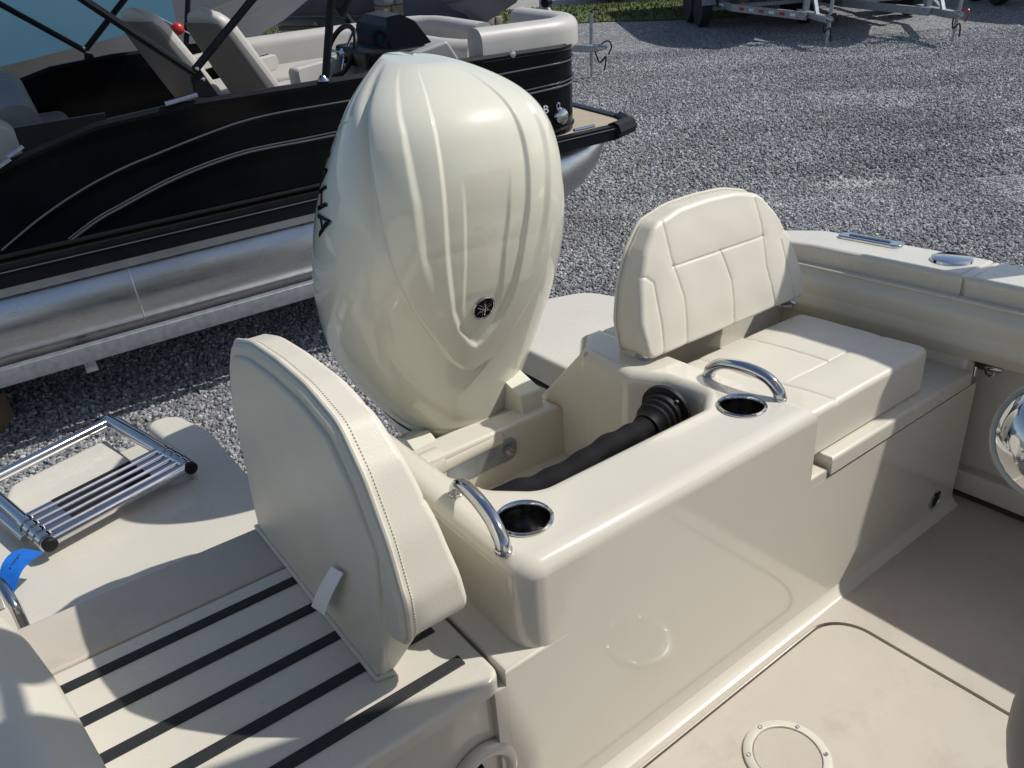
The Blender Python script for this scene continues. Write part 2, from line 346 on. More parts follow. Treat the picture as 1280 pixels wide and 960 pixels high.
def stone_mat():
    m = bpy.data.materials.new('loose_stone'); m.use_nodes = True; nt = m.node_tree; L = nt.links; b = nt.nodes['Principled BSDF']; b.inputs['Roughness'].default_value = .8
    oi = nd(nt, 'ShaderNodeObjectInfo'); cr = nd(nt, 'ShaderNodeValToRGB'); e = cr.color_ramp.elements
    e[0].position = 0; e[0].color = (.13, .133, .138, 1); e[1].position = 1; e[1].color = (.66, .655, .64, 1)
    a = cr.color_ramp.elements.new(.5); a.color = (.27, .274, .28, 1); a = cr.color_ramp.elements.new(.85); a.color = (.43, .43, .43, 1)
    a = cr.color_ramp.elements.new(.93); a.color = (.26, .22, .18, 1)
    L.new(oi.outputs['Random'], cr.inputs[0])
    tc = nd(nt, 'ShaderNodeTexCoord'); no = nd(nt, 'ShaderNodeTexNoise'); no.inputs['Scale'].default_value = 1.2; no.inputs['Detail'].default_value = 4; L.new(tc.outputs['Object'], no.inputs['Vector'])
    mr = nd(nt, 'ShaderNodeMapRange'); mr.inputs[3].default_value = .75; mr.inputs[4].default_value = 1.25; L.new(no.outputs[0], mr.inputs[0])
    mx = nd(nt, 'ShaderNodeMix', data_type='RGBA', blend_type='MULTIPLY'); mx.inputs[0].default_value = 1; L.new(cr.outputs[0], mx.inputs[6]); L.new(mr.outputs[0], mx.inputs[7])
    nl = nd(nt, 'ShaderNodeTexNoise'); nl.inputs['Scale'].default_value = .55; nl.inputs['Detail'].default_value = 6; nl.inputs['Roughness'].default_value = .6
    mp = nd(nt, 'ShaderNodeMapping'); mp.inputs['Scale'].default_value = (.6, 1.5, 0); L.new(oi.outputs['Location'], mp.inputs[0]); L.new(mp.outputs[0], nl.inputs['Vector'])
    m5 = nd(nt, 'ShaderNodeMapRange'); m5.inputs[1].default_value = .32; m5.inputs[2].default_value = .68; m5.inputs[3].default_value = .66; m5.inputs[4].default_value = 1.30; L.new(nl.outputs[0], m5.inputs[0])
    m6 = nd(nt, 'ShaderNodeMix', data_type='RGBA', blend_type='MULTIPLY'); m6.inputs[0].default_value = 1; L.new(mx.outputs[2], m6.inputs[6]); L.new(m5.outputs[0], m6.inputs[7]); out = m6.outputs[2]
    # pale limestone dust where a load was tipped
    for (u, v, rx, ry, k) in ((1068, 228, .55, .16, .75), (1276, 162, .35, .14, .8), (1250, 210, .5, .2, .35), (1080, 118, .9, .2, .3), (800, 45, .4, .12, .5)):
        c = wz(u, v); su = nd(nt, 'ShaderNodeVectorMath', operation='SUBTRACT'); su.inputs[1].default_value = (c[0], c[1], 0); L.new(oi.outputs['Location'], su.inputs[0])
        sc = nd(nt, 'ShaderNodeVectorMath', operation='MULTIPLY'); sc.inputs[1].default_value = (1/rx, 1/ry, 0); L.new(su.outputs[0], sc.inputs[0])
        ad = nd(nt, 'ShaderNodeVectorMath', operation='ADD'); L.new(sc.outputs[0], ad.inputs[0])
        nn = nd(nt, 'ShaderNodeTexNoise'); nn.inputs['Scale'].default_value = 5.; L.new(oi.outputs['Location'], nn.inputs['Vector']); L.new(nn.outputs['Color'], ad.inputs[1])
        ln = nd(nt, 'ShaderNodeVectorMath', operation='LENGTH'); s2 = nd(nt, 'ShaderNodeVectorMath', operation='SUBTRACT'); s2.inputs[1].default_value = (.5, .5, .5); L.new(ad.outputs[0], s2.inputs[0]); m0 = nd(nt, 'ShaderNodeVectorMath', operation='MULTIPLY'); m0.inputs[1].default_value = (1, 1, 0); L.new(s2.outputs[0], m0.inputs[0]); L.new(m0.outputs[0], ln.inputs[0])
        r7 = nd(nt, 'ShaderNodeMapRange'); r7.inputs[1].default_value = 1.; r7.inputs[2].default_value = .35; r7.inputs[3].default_value = 0; r7.inputs[4].default_value = k; L.new(ln.outputs['Value'], r7.inputs[0])
        m8 = nd(nt, 'ShaderNodeMix', data_type='RGBA'); L.new(r7.outputs[0], m8.inputs[0]); L.new(out, m8.inputs[6]); m8.inputs[7].default_value = (.62, .60, .57, 1); out = m8.outputs[2]
    L.new(out, b.inputs['Base Color']); return m
GRAVEL = gravel_mat(); STONE = stone_mat()
g = G()
XS = np.r_[-400, -80, np.linspace(-14, 26, 81), 90, 400]; YS = np.r_[-400, -60, np.linspace(-10, 30, 81), 80, 600]
def gz(x, y): return .018*math.sin(x*1.3+.4*y)*math.sin(y*.9-.3*x)-.01 if (-14 <= x <= 26 and -10 <= y <= 30) else -.01
V = [(x, y, gz(x, y)) for y in YS for x in XS]; nx = len(XS)
F = [(j*nx+i, j*nx+i+1, (j+1)*nx+i+1, (j+1)*nx+i) for j in range(len(YS)-1) for i in range(nx-1)]
props(link('ground', g.add(V, F), GRAVEL), kind='structure')
def stones(name, x0, x1, y0, y1, density, rad_, label):
    nx_, ny_ = 24, 24; V = []; F = []
    for j in range(ny_+1):
        for i in range(nx_+1):
            x = x0+(x1-x0)*i/nx_; y = y0+(y1-y0)*j/ny_; V.append((x, y, gz(x, y)+.002))
    F = [(j*(nx_+1)+i, j*(nx_+1)+i+1, (j+1)*(nx_+1)+i+1, (j+1)*(nx_+1)+i) for j in range(ny_) for i in range(nx_)]
    o = link(name, G().add(V, F), STONE); props(o, label, 'gravel', kind='stuff')
    ng = bpy.data.node_groups.new(name, 'GeometryNodeTree'); N = ng.nodes; L = ng.links
    ng.interface.new_socket('Geometry', in_out='INPUT', socket_type='NodeSocketGeometry'); ng.interface.new_socket('Geometry', in_out='OUTPUT', socket_type='NodeSocketGeometry')
    gi = N.new('NodeGroupInput'); go = N.new('NodeGroupOutput')
    dp = N.new('GeometryNodeDistributePointsOnFaces'); dp.inputs['Density'].default_value = density; L.new(gi.outputs[0], dp.inputs['Mesh'])
    ji = N.new('GeometryNodeGeometryToInstance')
    for k in range(4):
        ic = N.new('GeometryNodeMeshIcoSphere'); ic.inputs['Radius'].default_value = 1; ic.inputs['Subdivisions'].default_value = 1 if k % 2 else 2
        sp = N.new('GeometryNodeSetPosition'); nz = N.new('ShaderNodeTexNoise'); nz.inputs['Scale'].default_value = .9; ps = N.new('GeometryNodeInputPosition')
        va = N.new('ShaderNodeVectorMath'); va.operation = 'ADD'; va.inputs[1].default_value = (k*7.3, k*3.1, 1.7*k); L.new(ps.outputs[0], va.inputs[0]); L.new(va.outputs[0], nz.inputs['Vector'])
        vs = N.new('ShaderNodeVectorMath'); vs.operation = 'SUBTRACT'; vs.inputs[1].default_value = (.5, .5, .5); L.new(nz.outputs['Color'], vs.inputs[0])
        vm = N.new('ShaderNodeVectorMath'); vm.operation = 'SCALE'; vm.inputs['Scale'].default_value = 1.9; L.new(vs.outputs[0], vm.inputs[0])
        L.new(ic.outputs[0], sp.inputs['Geometry']); L.new(vm.outputs[0], sp.inputs['Offset'])
        sm = N.new('GeometryNodeSetMaterial'); sm.inputs['Material'].default_value = STONE; L.new(sp.outputs[0], sm.inputs[0]); L.new(sm.outputs[0], ji.inputs[0])
    ip = N.new('GeometryNodeInstanceOnPoints'); ip.inputs['Pick Instance'].default_value = True
    L.new(dp.outputs['Points'], ip.inputs['Points']); L.new(ji.outputs[0], ip.inputs['Instance'])
    rr = N.new('FunctionNodeRandomValue'); rr.data_type = 'FLOAT_VECTOR'; rr.inputs[1].default_value = (6.28, 6.28, 6.28); L.new(rr.outputs[0], ip.inputs['Rotation'])
    rs = N.new('FunctionNodeRandomValue'); rs.data_type = 'FLOAT_VECTOR'; rs.inputs[0].default_value = (rad_*.55,)*3; rs.inputs[1].default_value = (rad_*1.35,)*3; L.new(rs.outputs[0], ip.inputs['Scale'])
    L.new(ip.outputs[0], go.inputs[0])
    o.modifiers.new('stones', 'NODES').node_group = ng
    return o
stones('gravel', -4.2, 4.6, 2.0, 7.2, 2900, .0138, 'coarse grey crushed stone beside the boats')
stones('gravel', -1.0, 10.0, 7.2, 15.5, 1350, .0165, 'grey crushed stone covering the open lot behind')

# ------------------------------------------------------------------ the white boat we stand in (boat frame: x across, y aft, z up; z=0 transom top)
boat = thing('fishing_boat', 'cream fibreglass boat with splash well, swim platforms and padded cockpit sides', 'boat', (.95, 0., -1.2), BM)
def part(name, g, m, parent=None, **k): return link(name, g, m, parent or boat, **k)
# outer hull
st = [(2.0, 1.26, -.30, -.55, -.95), (1.45, 1.28, -.05, -.60, -1.1), (0, 1.30, .0, -.60, -1.12), (-1.6, 1.26, .1, -.50, -1.08), (-3.2, .85, .3, -.25, -.9), (-4.3, .05, .45, .1, -.3)]
rings = []
for (y, hb, zs, zc, zk) in st:
    rings.append([(.95-hb, y, zs), (.95-hb*.97, y, zc), (.95-hb*.5, y, (zc+zk)/2-.05), (.95, y, zk), (.95+hb*.5, y, (zc+zk)/2-.05), (.95+hb*.97, y, zc), (.95+hb, y, zs)])
part('hull', loft(rings, closed=False), GEL, smooth=40)
part('rub_rail', tube([(.95+s[1]+.005, s[0], s[2]+.02) for s in st[1:]], .022, 8, g=tube([(.95-s[1]-.005, s[0], s[2]+.02) for s in st[1:]], .022, 8)), RUBBER)

# transom block with splash well, rear shelf behind the seat
cups = [(.635, .900), (1.229, .902)]
out = [(.540, .785, .05), (1.335, .785, 0), (1.335, 1.46, 0), (1.26, 1.46, 0), (1.185, 1.38, .06), (1.17, 1.20, .05), (1.215, 1.115, .04), (1.225, 1.005, .035), (1.17, .965, .03), (.72, .965, .06),
       (.655, 1.03, .05), (.625, 1.12, .05), (.625, 1.44, 0), (.545, 1.44, 0)]
part('transom_block', plate(rpoly(out, .02, 7), 0, .63, .032, 7, holes=[circ(*c_, .0455, 40) for c_ in cups]), GEL, wn_=True, smooth=50)
part('rear_shelf', box(1.335, 2.06, 1.18, 1.46, -.62, -.165), GEL)
part('rear_bulkhead', box(1.335, 2.06, 1.365, 1.46, -.60, -.012), GEL, bevel=.012)
# cove where the block meets the sole, running to the side
cv = [(-.0, 0)]+[(.042-.042*math.sin(t), .042-.042*math.cos(t)) for t in np.linspace(math.pi/2, 0, 8)]
V = [(x, .7885-a_, -.603+b_) for x in (.46, 2.10) for (a_, b_) in cv]; n = len(cv)
part('floor_cove', G().add(V, [(k, k+1, n+k+1, n+k) for k in range(n-1)]), GEL)
# well
part('well_floor', plate(rpoly([(.60, .95), (1.24, .95), (1.24, 1.5), (.60, 1.5)], .02), -.34, .03, .004), GEL, wn_=True)
part('engine_transom', plate(rpoly([(.60, -.60), (1.20, -.60), (1.20, -.185, .05), (.60, -.185, .03)], 0), 0, .07, .012, mp=lambda u, v, w: (u, 1.455-w, v)), GEL, wn_=True)
wing = rpoly([(1.36, -.6), (1.62, -.6), (1.60, -.26, .03), (1.555, -.20, .04), (1.37, -.004, .03), (1.36, -.004)], 0)
part('well_side', plate(wing, 1.24, .055, .004, mp=lambda u, v, w: (2.425-w, u, v)), GEL, wn_=True)
part('well_side', plate(wing, 1.24, .055, .004, mp=lambda u, v, w: (w-.645, u, v)), GEL, wn_=True)
bp_ = plate(rpoly([(.80, -.285), (1.02, -.285), (1.02, -.215), (.80, -.215)], .03), 0, .006, .002, mp=lambda u, v, w: (u, 1.452-w, v))
part('bolt_plate', bp_, GALV)
for x in (.99,):
    b_ = part('bolt', lathe([(.017, 0), (.017, .004), (.011, .005), (.011, .014), (.008, .016)], (x, 1.446, -.25), (0, -1, 0), 12), STEEL)
# cup holders
for (cx, cy) in cups:
    c_ = part('cup_holder', lathe([(.0450, -.004), (.0530, .0005), (.0530, .003), (.0500, .0055), (.0465, .0045), (.0440, .000), (.0437, -.010)], (cx, cy, 0), n=48, closed_ends=False), CHROME)
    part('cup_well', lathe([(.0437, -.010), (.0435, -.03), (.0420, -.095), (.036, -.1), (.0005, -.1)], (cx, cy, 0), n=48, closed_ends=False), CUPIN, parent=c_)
    part('drain_hole', lathe([(.0065, 0), (.0065, .002)], (cx+.01, cy-.01, -.0995), n=12), RUBBER, parent=c_)
# grab handles
def handle(a, b, h, lean=(0, 0)):
    a = np.array([*a, -.004]); b = np.array([*b, -.004]); m = (a+b)/2+np.array([lean[0], lean[1], h])
    pts = spline([a, a+(b-a)*.03+[0, 0, .022], a+(b-a)*.20+[lean[0]*.8, lean[1]*.8, h*.86], m, b-(b-a)*.20+[lean[0]*.8, lean[1]*.8, h*.86], b-(b-a)*.03+[0, 0, .022], b], 7)
    rr = [.0135]*len(pts)
    o = part('grab_handle', tube(pts, rr, 14), CHROME)
    for p in (a, b): part('foot', lathe([(.015, 0), (.015, .006), (.0125, .008)], (p[0], p[1], -.002), n=16), CHROME, parent=o)
handle((1.298, 1.05), (1.312, .866), .052)
handle((.588, 1.045), (.556, .853), .052)
# rigging boot and loom
bc = np.array([1.176, 1.075, -.065])
bt = part('rigging_boot', lathe([(.062, 0), (.062, .010), (.050, .014), (.050, .03), (.044, .034), (.047, .045), (.041, .052), (.044, .062), (.037, .07), (.034, .09)], (1.186, 1.075, -.055), (-1, -.22, -.12), 32), RUBBER)
for k in range(6):
    a_ = k*math.pi/3+.3; part('screw', lathe([(.005, 0), (.005, .003), (.002, .004)], (1.174, 1.075+.054*math.cos(a_), -.055+.054*math.sin(a_)), (-1, -.2, -.1), 10), STEEL, parent=bt)
lp = spline([(1.11, 1.06, -.065), (1.05, 1.05, -.063), (.97, 1.045, -.058), (.88, 1.04, -.066), (.78, 1.04, -.068), (.70, 1.05, -.062), (.62, 1.10, -.10), (.60, 1.3, -.16)], 8)
part('rigging_loom', tube(lp, [.028+.002*math.sin(i*.9) for i in range(len(lp))], 14), LOOM)
l2 = spline([(1.06, 1.01, -.075), (.98, .995, -.08), (.90, .99, -.092), (.80, .99, -.10), (.70, 1.0, -.10)], 8)
part('rigging_hose', tube(l2, .018, 12), RUBBER)
for t in (11, 13, 16): part('hose_clamp', tube([l2[t], l2[t]+.3*(l2[t+1]-l2[t])], .0205, 16), GREYP)

# walkway on the left: lid with ribbed strips, nonskid band, step down
part('walkway_riser', box(-.17, .4678, .800, 1.46, -.62, -.206, box(.468, .4918, .7846, .92, -.62, -.206)), GEL)
part('walkway_ledge', plate(rpoly([(.492, .7846), (.63, .7846), (.63, 1.46), (.492, 1.46)], 0), -.174, .446, .006), GEL, wn_=True)
lid = part('walkway_lid', plate(rpoly([(-.16, .781), (.486, .781, .03), (.486, 1.294, 0), (-.16, 1.294)], 0), -.173, .030, .009), GELD, wn_=True)
for k in range(5):
    y = 1.239-.0965*k
    part('anti_slip_strip', box(-.13, .452, y-.0115, y+.0115, -.175, -.1695), STRIP, parent=lid, bevel=.0012, bseg=1)
part('nonskid_band', plate(rpoly([(-.17, 1.300), (.60, 1.300), (.60, 1.468), (-.17, 1.468)], 0), -.174, .06, .008), TREAD, wn_=True)
for (mx_, sg) in ((0, 1), (1.90, -1)):
    X = lambda x: mx_+sg*x
    pl_ = [(-.20, 1.46, 0), (.62, 1.46, 0), (.61, 1.60, .08), (.425, 1.80, .12), (.420, 2.20, .10), (.375, 2.385, .08), (.275, 2.39, .04), (.318, 2.04, 0), (.30, 1.945, 0), (.235, 1.965, 0), (.165, 2.365, 0), (-.10, 2.27, .03), (-.20, 1.95, .08)] if sg > 0 else \
          [(-.20, 1.40, 0), (.62, 1.46, 0), (.61, 1.56, .06), (.455, 1.70, .10), (.445, 2.25, .1), (.30, 2.40, .12), (-.10, 2.27, .12), (-.20, 1.95, .12)]
    part('swim_platform', plate(rpoly([(X(p[0]), p[1], p[2]) for p in pl_], .02, 8), -.265, .24, .018, 6), GELD, wn_=True, smooth=50)
    part('platform_rub_rail', tube([(X(.44), 1.70, -.37), (X(.44), 2.2, -.37), (X(.36), 2.40, -.37)], .016, 8), RUBBER)
part('ladder_recess', plate(rpoly([(.15, 1.90), (.33, 1.90), (.31, 2.36), (.15, 2.345)], .01), -.315, .05, .004), GELD)
# raised ring on the step, shaped in place of a light caustic
part('caustic_ring', lathe([(.050, 0), (.0515, .0018), (.053, 0)], (-.045, 1.545, -.2655), n=40, closed_ends=False), GELD)
# latch below the walkway
lt = part('latch_ring', tube([(.432+.056*math.cos(a_), .790, -.385+.062*math.sin(a_)) for a_ in np.linspace(0, 2*math.pi, 36, endpoint=False)], .0135, 12, closed=True), GEL)
part('latch_handle', lathe([(.05, 0), (.05, .006)], (.432, .800, -.385), (0, -1, 0), 24), GELD, parent=lt)
part('latch_tongue', box(.395, .43, .780, .796, -.40, -.345), RUBBER, parent=lt, bevel=.003)

# cockpit sole with hatch
hatch = rpoly([(.05, -.9), (1.442, -.9), (1.442, .742, .09), (.05, .742)], .06, 10)
part('floor', plate([(-.3, -1.6), (2.3, -1.6), (2.3, .9), (-.3, .9)], -.6, .05, 0, holes=[inset(ccw(hatch), -.0075)]), TREAD, smooth=30)
part('hatch_gutter', plate(inset(ccw(hatch), -.02), -.612, .02, 0), DARKG)
hl = part('floor_hatch', plate(hatch, -.601, .009, .003, 3, bottom=True), TREAD, wn_=True)
dk = part('deck_plate', lathe([(.086, -.001), (.086, .004), (.082, .0065), (.069, .0065), (.0675, .004), (.0675, -.001)], (1.012, .575, -.601), n=56, closed_ends=False), GELD)
part('cover', lathe([(.0005, .0045), (.0655, .0045), (.0665, .003), (.0665, 0)], (1.012, .575, -.601), n=56, closed_ends=False), TREAD, parent=dk)
for k in range(6):
    a_ = k*math.pi/3+.35; part('screw', lathe([(.0045, 0), (.0045, .0015), (.002, .001)], (1.012+.0765*math.cos(a_), .575+.0765*math.sin(a_), -.5945), n=10), STEEL, parent=dk)

# seat base on the right with lid
part('seat_base', box(1.335, 2.10, .785, 1.18, -.62, -.205), GEL)
part('seat_base_lid', plate(rpoly([(1.405, .780), (2.05, .780), (2.05, 1.18), (1.405, 1.18)], 0), -.152, .042, .009), GELD, wn_=True)
part('seat_base_ledge', plate(rpoly([(1.3352, .7852), (1.398, .7852), (1.398, 1.18), (1.3352, 1.18)], 0), -.178, .03, .006), GEL, wn_=True)
# right cockpit side, toe kick, gunwale, bolster
part('cockpit_side', box(2.17, 2.24, -1.6, 1.44, -.62, .03, box(2.04, 2.10, .795, 1.44, -.62, -.02)), GEL, bevel=.012)
part('toe_kick', box(2.13, 2.2, -1.6, .845, -.575, -.505), GELD, bevel=.006)
part('toe_gap', box(2.145, 2.2, -1.6, .84, -.602, -.574), DARKG)
gw = [(2.045, .850), (2.045, 1.30, .1), (2.02, 1.42, .05), (2.00, 1.475, .04), (2.13, 1.47, .06), (2.215, 1.36, .1), (2.225, .850)]
part('gunwale', plate(rpoly(gw, 0, 8), .098, .075, .016, 6), GELD, wn_=True, smooth=50)
part('gunwale', plate(rpoly([(2.045, -2.), (2.225, -2.), (2.225, .838), (2.045, .838)], 0), .096, .075, .014, 6), GELD, wn_=True, smooth=50)
part('gunwale_joint', box(2.052, 2.218, .834, .854, .03, .0935), GEL, bevel=.004)
def sweep_y(sec, ys, dx=None):
    return loft([[(x+(dx(y) if dx else 0), y, z) for (x, z) in sec] for y in ys])
sec = rpoly([(2.09, .044, .004), (2.022, .044, .018), (1.992, .012, .03), (1.990, -.030, .004), (1.990, -.034, .004), (1.992, -.07, .03), (2.03, -.118, .02), (2.09, -.118, .004)], .01, 6)
sec = [(x-(.004*math.exp(-((z+.032)/.006)**2))*-1, z) for (x, z) in sec]
part('side_bolster', sweep_y(sec, np.linspace(-1.6, 1.36, 40)), VINYL, smooth=60)
part('bolster_piping', tube([(2.012, y, .0445) for y in np.linspace(-1.6, 1.36, 20)], .0035, 8), VINYL)
# pop-up cleat, rod holder
cl = part('pull_up_cleat', plate(rpoly([(2.155, 1.085), (2.205, 1.085), (2.205, 1.285), (2.155, 1.285)], .024, 10), .107, .012, .005), CHROME, wn_=True)
part('cleat_bar', tube([(2.18, 1.12, .108), (2.18, 1.25, .108)], [.006, .006], 10, flat=.6), CHROME, parent=cl)
rh = part('rod_holder', lathe([(.054, 0), (.052, .008), (.044, .012), (.0005, .0125)], (2.150, .930, .097), n=40, closed_ends=False), CHROME)
# washdown tap on the side
tp = part('washdown_tap', lathe([(.020, 0), (.020, .006), (.012, .008), (.012, .03)], (2.172, .862, -.172), (-1, 0, 0), 20), CHROME)
part('tap_pipe', tube([(2.148, .862, -.172), (2.148, .80, -.178), (2.148, .755, -.172), (2.148, .745, -.172)], [.010, .010, .012, .008], 12), CHROME, parent=tp)
part('tap_spout', lathe([(.013, 0), (.013, .03), (.010, .032)], (2.148, .815, -.180), (0, 0, -1), 14), CHROME, parent=tp)
part('tap_ring', tube([(2.148, .775+.012*math.cos(a_), -.188+.012*math.sin(a_)) for a_ in np.linspace(0, 6.283, 16, endpoint=False)], .0035, 6, closed=True), CHROME, parent=tp)
part('deck_switch', lathe([(.008, 0), (.008, .004)], (2.171, .865, -.215), (-1, 0, 0), 12), STEEL)
dr = part('drain_fitting', lathe([(.030, 0), (.030, .004), (.022, .006), (.020, .003)], (1.985, .7855, -.540), (0, -1, 0), 24), CHROME)
part('drain_bore', lathe([(.0205, 0), (.0205, .004)], (1.985, .7855, -.540), (0, -1, 0), 24), RUBBER, parent=dr)
# left coaming pad
rings = []
for y, xi in ((.2, .0), (.5, -.02), (.72, -.045), (.84, -.058), (.94, -.070), (1.03, -.083), (1.12, -.10), (1.19, -.118), (1.26, -.140), (1.32, -.17), (1.37, -.23), (1.38, -.30)):
    rings.append([(xi-p[0], y, p[1]) for p in rpoly([(0, .03, .03), (0.012, -.26, .01), (.28, -.26, .01), (.28, .075, .01), (.05, .085, .05)], .01, 6)])
part('left_coaming', loft(rings), VINYL2, smooth=60)
part('gunwale', box(-.40, -.17, -2, 1.36, .06, .10), GELD, bevel=.012)
part('coaming_piping', tube([(r_[0][0]-.145, r_[0][1], .086) for r_ in rings[:-2]], .004, 8), THREAD)
part('cockpit_side', box(-.38, -.19, -1.6, 1.40, -.62, .05), GEL, bevel=.012)
# chrome rail end at the left edge and fitting
part('step_rail', tube(spline([(-.17, 1.70, -.26), (-.165, 1.69, -.19), (-.150, 1.64, -.175), (-.139, 1.58, -.20), (-.137, 1.56, -.265)], 6), .011, 12), CHROME)

# ------------------------------------------------------------------ loose things on the boat
# seat cushion
cush = thing('seat_cushion', 'cream vinyl seat cushion on the bench below the upright backrest', 'cushion', (1.6, 1.0, -.152), BM)
oc = rpoly([(1.343, .812), (1.858, .812), (1.852, 1.185), (1.343, 1.185)], .028, 8)
sm_ = [[(1.595, 1.2), (1.609, .94)], [(1.86, .936), (1.452, .937)], [(1.415, 1.2), (1.405, 1.10), (1.408, 1.02), (1.43, .93), (1.459, .80)]]
link('cushion_cover', pad(oc, .118, .014, .006, sm_, .0024, .0034, N=400, K=150, w0=-.152, wrinkle=.0006), VINYL, cush)
pe = inset(ccw(oc), .012); link('piping', tube([(p[0], p[1], -.0385) for p in resample(pe, 120)], .0026, 6, closed=True), VINYL, cush)

# backrests: same padded back, one facing forward on its post, one turned sideways across the walkway
def backrest_outline(rb=.02):
    return rpoly([(-.318, 0, rb), (.318, 0, rb), (.322, .09, .1), (.300, .18, .2), (.258, .268, .10), (.205, .330, .06), (.11, .354, .2), (0, .359, .3), (-.11, .354, .2), (-.205, .330, .06), (-.258, .268, .10), (-.300, .18, .2), (-.322, .09, .1)], .03, 10)
def make_back(th, mp, thickness=.115, topthin=.055, rb=.02):
    o_ = backrest_outline(rb)
    w_ = .33
    seams = [[(-.175, .40), (-.180, .24), (-.165, .13), (-.185, -.02)], [(.175, .40), (.180, .24), (.165, .13), (.185, -.02)], [(-.18, .215), (.18, .215)], [(0, .215), (.018, .13), (-.0, -.01)],
             [(-.31, .215), (-.270, .208), (-.252, .19), (-.258, .09), (-.27, -.02)], [(.31, .215), (.270, .208), (.252, .19), (.258, .09), (.27, -.02)]]
    def slope(Q, w): return w-topthin*np.clip(Q[..., 1], 0, .37)/.37
    body = link('padded_back', pad(o_, thickness, .013, .007, seams, .0024, .0034, mp=mp, N=420, K=150, cen=(0, .17), topfn=slope, wrinkle=.0006), VINYL, th)
    # rim seam piping front and rear welt
    Ri = resample(inset(ccw(o_), .012), 160); link('piping', tube([mp(p[0], p[1], thickness-topthin*np.clip(p[1], 0, .37)/.37-.010) for p in Ri], .0028, 6, closed=True), VINYL, th)
    Rw = resample(inset(ccw(o_), -.002), 200)
    link('welt', tube([mp(p[0], p[1], .012) for p in Rw], .0045, 8, closed=True), VINYL, th)
    st_ = G()
    R2 = resample(inset(ccw(o_), -.0008), 330)
    for k, p in enumerate(R2):
        for ww in (.024, ):
            a_ = np.array(mp(p[0], p[1], ww)); q_ = R2[(k+1) % len(R2)]; b_ = np.array(mp(q_[0], q_[1], ww)); tube([a_, a_+(b_-a_)*.55], .0011, 5, g=st_)
    props(link('stitching', st_, THREAD, th), kind='stuff')
    return body
rbk = thing('backrest_cushion', 'cream quilted backrest standing on its post above the seat cushion', 'backrest', (1.55, 1.24, 0), BM)
lean = .14
def mpR(u, v, w): return (1.553+u*.985, 1.295-w+lean*v, .012+v*.895)
make_back(rbk, mpR)
link('post', lathe([(.034, -.012), (.034, -.006), (.020, -.002), (.020, .006), (.022, .008), (.022, .016), (.014, .018), (.014, .05)], (1.266, 1.225, .0), n=24), CHROME, rbk)
link('post', lathe([(.034, -.012), (.034, -.006), (.020, -.002), (.020, .006), (.014, .018), (.014, .05)], (1.83, 1.225, .0), n=24), CHROME, rbk)
link('base_rail', box(1.25, 1.86, 1.24, 1.30, -.012, .03), GELD, rbk, bevel=.006)
lbk = thing('backrest_cushion', 'cream backrest turned sideways across the ribbed walkway with white paper tag', 'backrest', (.36, 1.15, -.173), BM)
def mpL(u, v, w): return (.335+w, 1.140-u*1.05, -.048+v*1.03)
make_back(lbk, mpL, .125, .06, .13)
# its smooth back panel and the skirt that reaches the walkway
bo = [p for p in inset(ccw(backrest_outline(.13)), .022) if p[1] > .10]
k0 = max(range(len(bo)), key=lambda i: np.linalg.norm(bo[i]-bo[i-1])); bo = bo[k0:]+bo[:k0]     # starts low on one side, runs over the top
lo = [(-.300, -.02), (-.304, -.119), (.222, -.119), (.255, -.03)]; bo = bo+[np.array(p) for p in (lo if bo[-1][0] < 0 else lo[::-1])]
link('back_panel', plate(bo, 0, .012, .006, 4, mp=lambda u, v, w: mpL(u, v, -w-.008)), VINYL2, lbk, wn_=True)
rings = []
for (z, y0, y1, x0, x1) in ((-.172, 1.462, .905, .322, .352), (-.15, 1.468, .90, .325, .372), (-.09, 1.475, .875, .328, .40), (-.03, 1.47, .85, .330, .42), (.03, 1.46, .85, .332, .42)):
    rings.append([(p[0], p[1], z) for p in rpoly([(x0, y0, .012), (x0, y1, .012), (x1, y1, .012), (x1, y0, .012)], .012, 5)])
link('skirt', loft(rings), VINYL2, lbk, smooth=50)
link('skirt_piping', tube([(.321, 1.462, -.168), (.321, .905, -.168), (.350, .90, -.168)], .005, 8), VINYL2, lbk)
# paper tag, tape
tg = G()
tp_ = [bx(415, 708, .322), bx(430, 716, .318), bx(407, 767, .296), bx(391, 757, .296)]
off = np.array([-.0012, 0, .0004])
tp_ = [np.array([.3195, 1.008, .002]), np.array([.3195, .956, .021]), np.array([.301, 1.043, -.115]), np.array([.301, 1.109, -.140])]
V = []
for i in range(7):
    t = i/6
    bow = np.array([-.004*math.sin(t*math.pi), 0, 0]); V += [tp_[0]*(1-t)+tp_[3]*t+bow, tp_[1]*(1-t)+tp_[2]*t+bow]
V2 = V+[v+off for v in V]; n = len(V)
F = [(2*i, 2*i+1, 2*i+3, 2*i+2) for i in range(6)]+[(n+2*i, n+2*i+2, n+2*i+3, n+2*i+1) for i in range(6)]
F += [(2*i, 2*i+2, n+2*i+2, n+2*i) for i in range(6)]+[(2*i+1, n+2*i+1, n+2*i+3, 2*i+3) for i in range(6)]+[(0, n, n+1, 1), (n-2, n-1, 2*n-1, 2*n-2)]
props(link('paper_tag', G().add(V2, F), PAPER, fr=BM, base=(.31, 1.02, -.16)), 'small white paper tag hanging on the sideways backrest', 'tag')
tape = thing('masking_tape', 'strip of blue masking tape stuck on the chrome step rail', 'tape', (-.12, 1.68, -.2), BM)
rows = [((-.156, 1.672, -.186), (-.132, 1.612, -.186)), ((-.140, 1.71, -.171), (-.112, 1.65, -.172)), ((-.120, 1.75, -.176), (-.092, 1.69, -.178)), ((-.099, 1.79, -.198), (-.064, 1.745, -.200))]
ra = spline([r[0] for r in rows], 5); rb_ = spline([r[1] for r in rows], 5); V = []; N_ = len(ra)
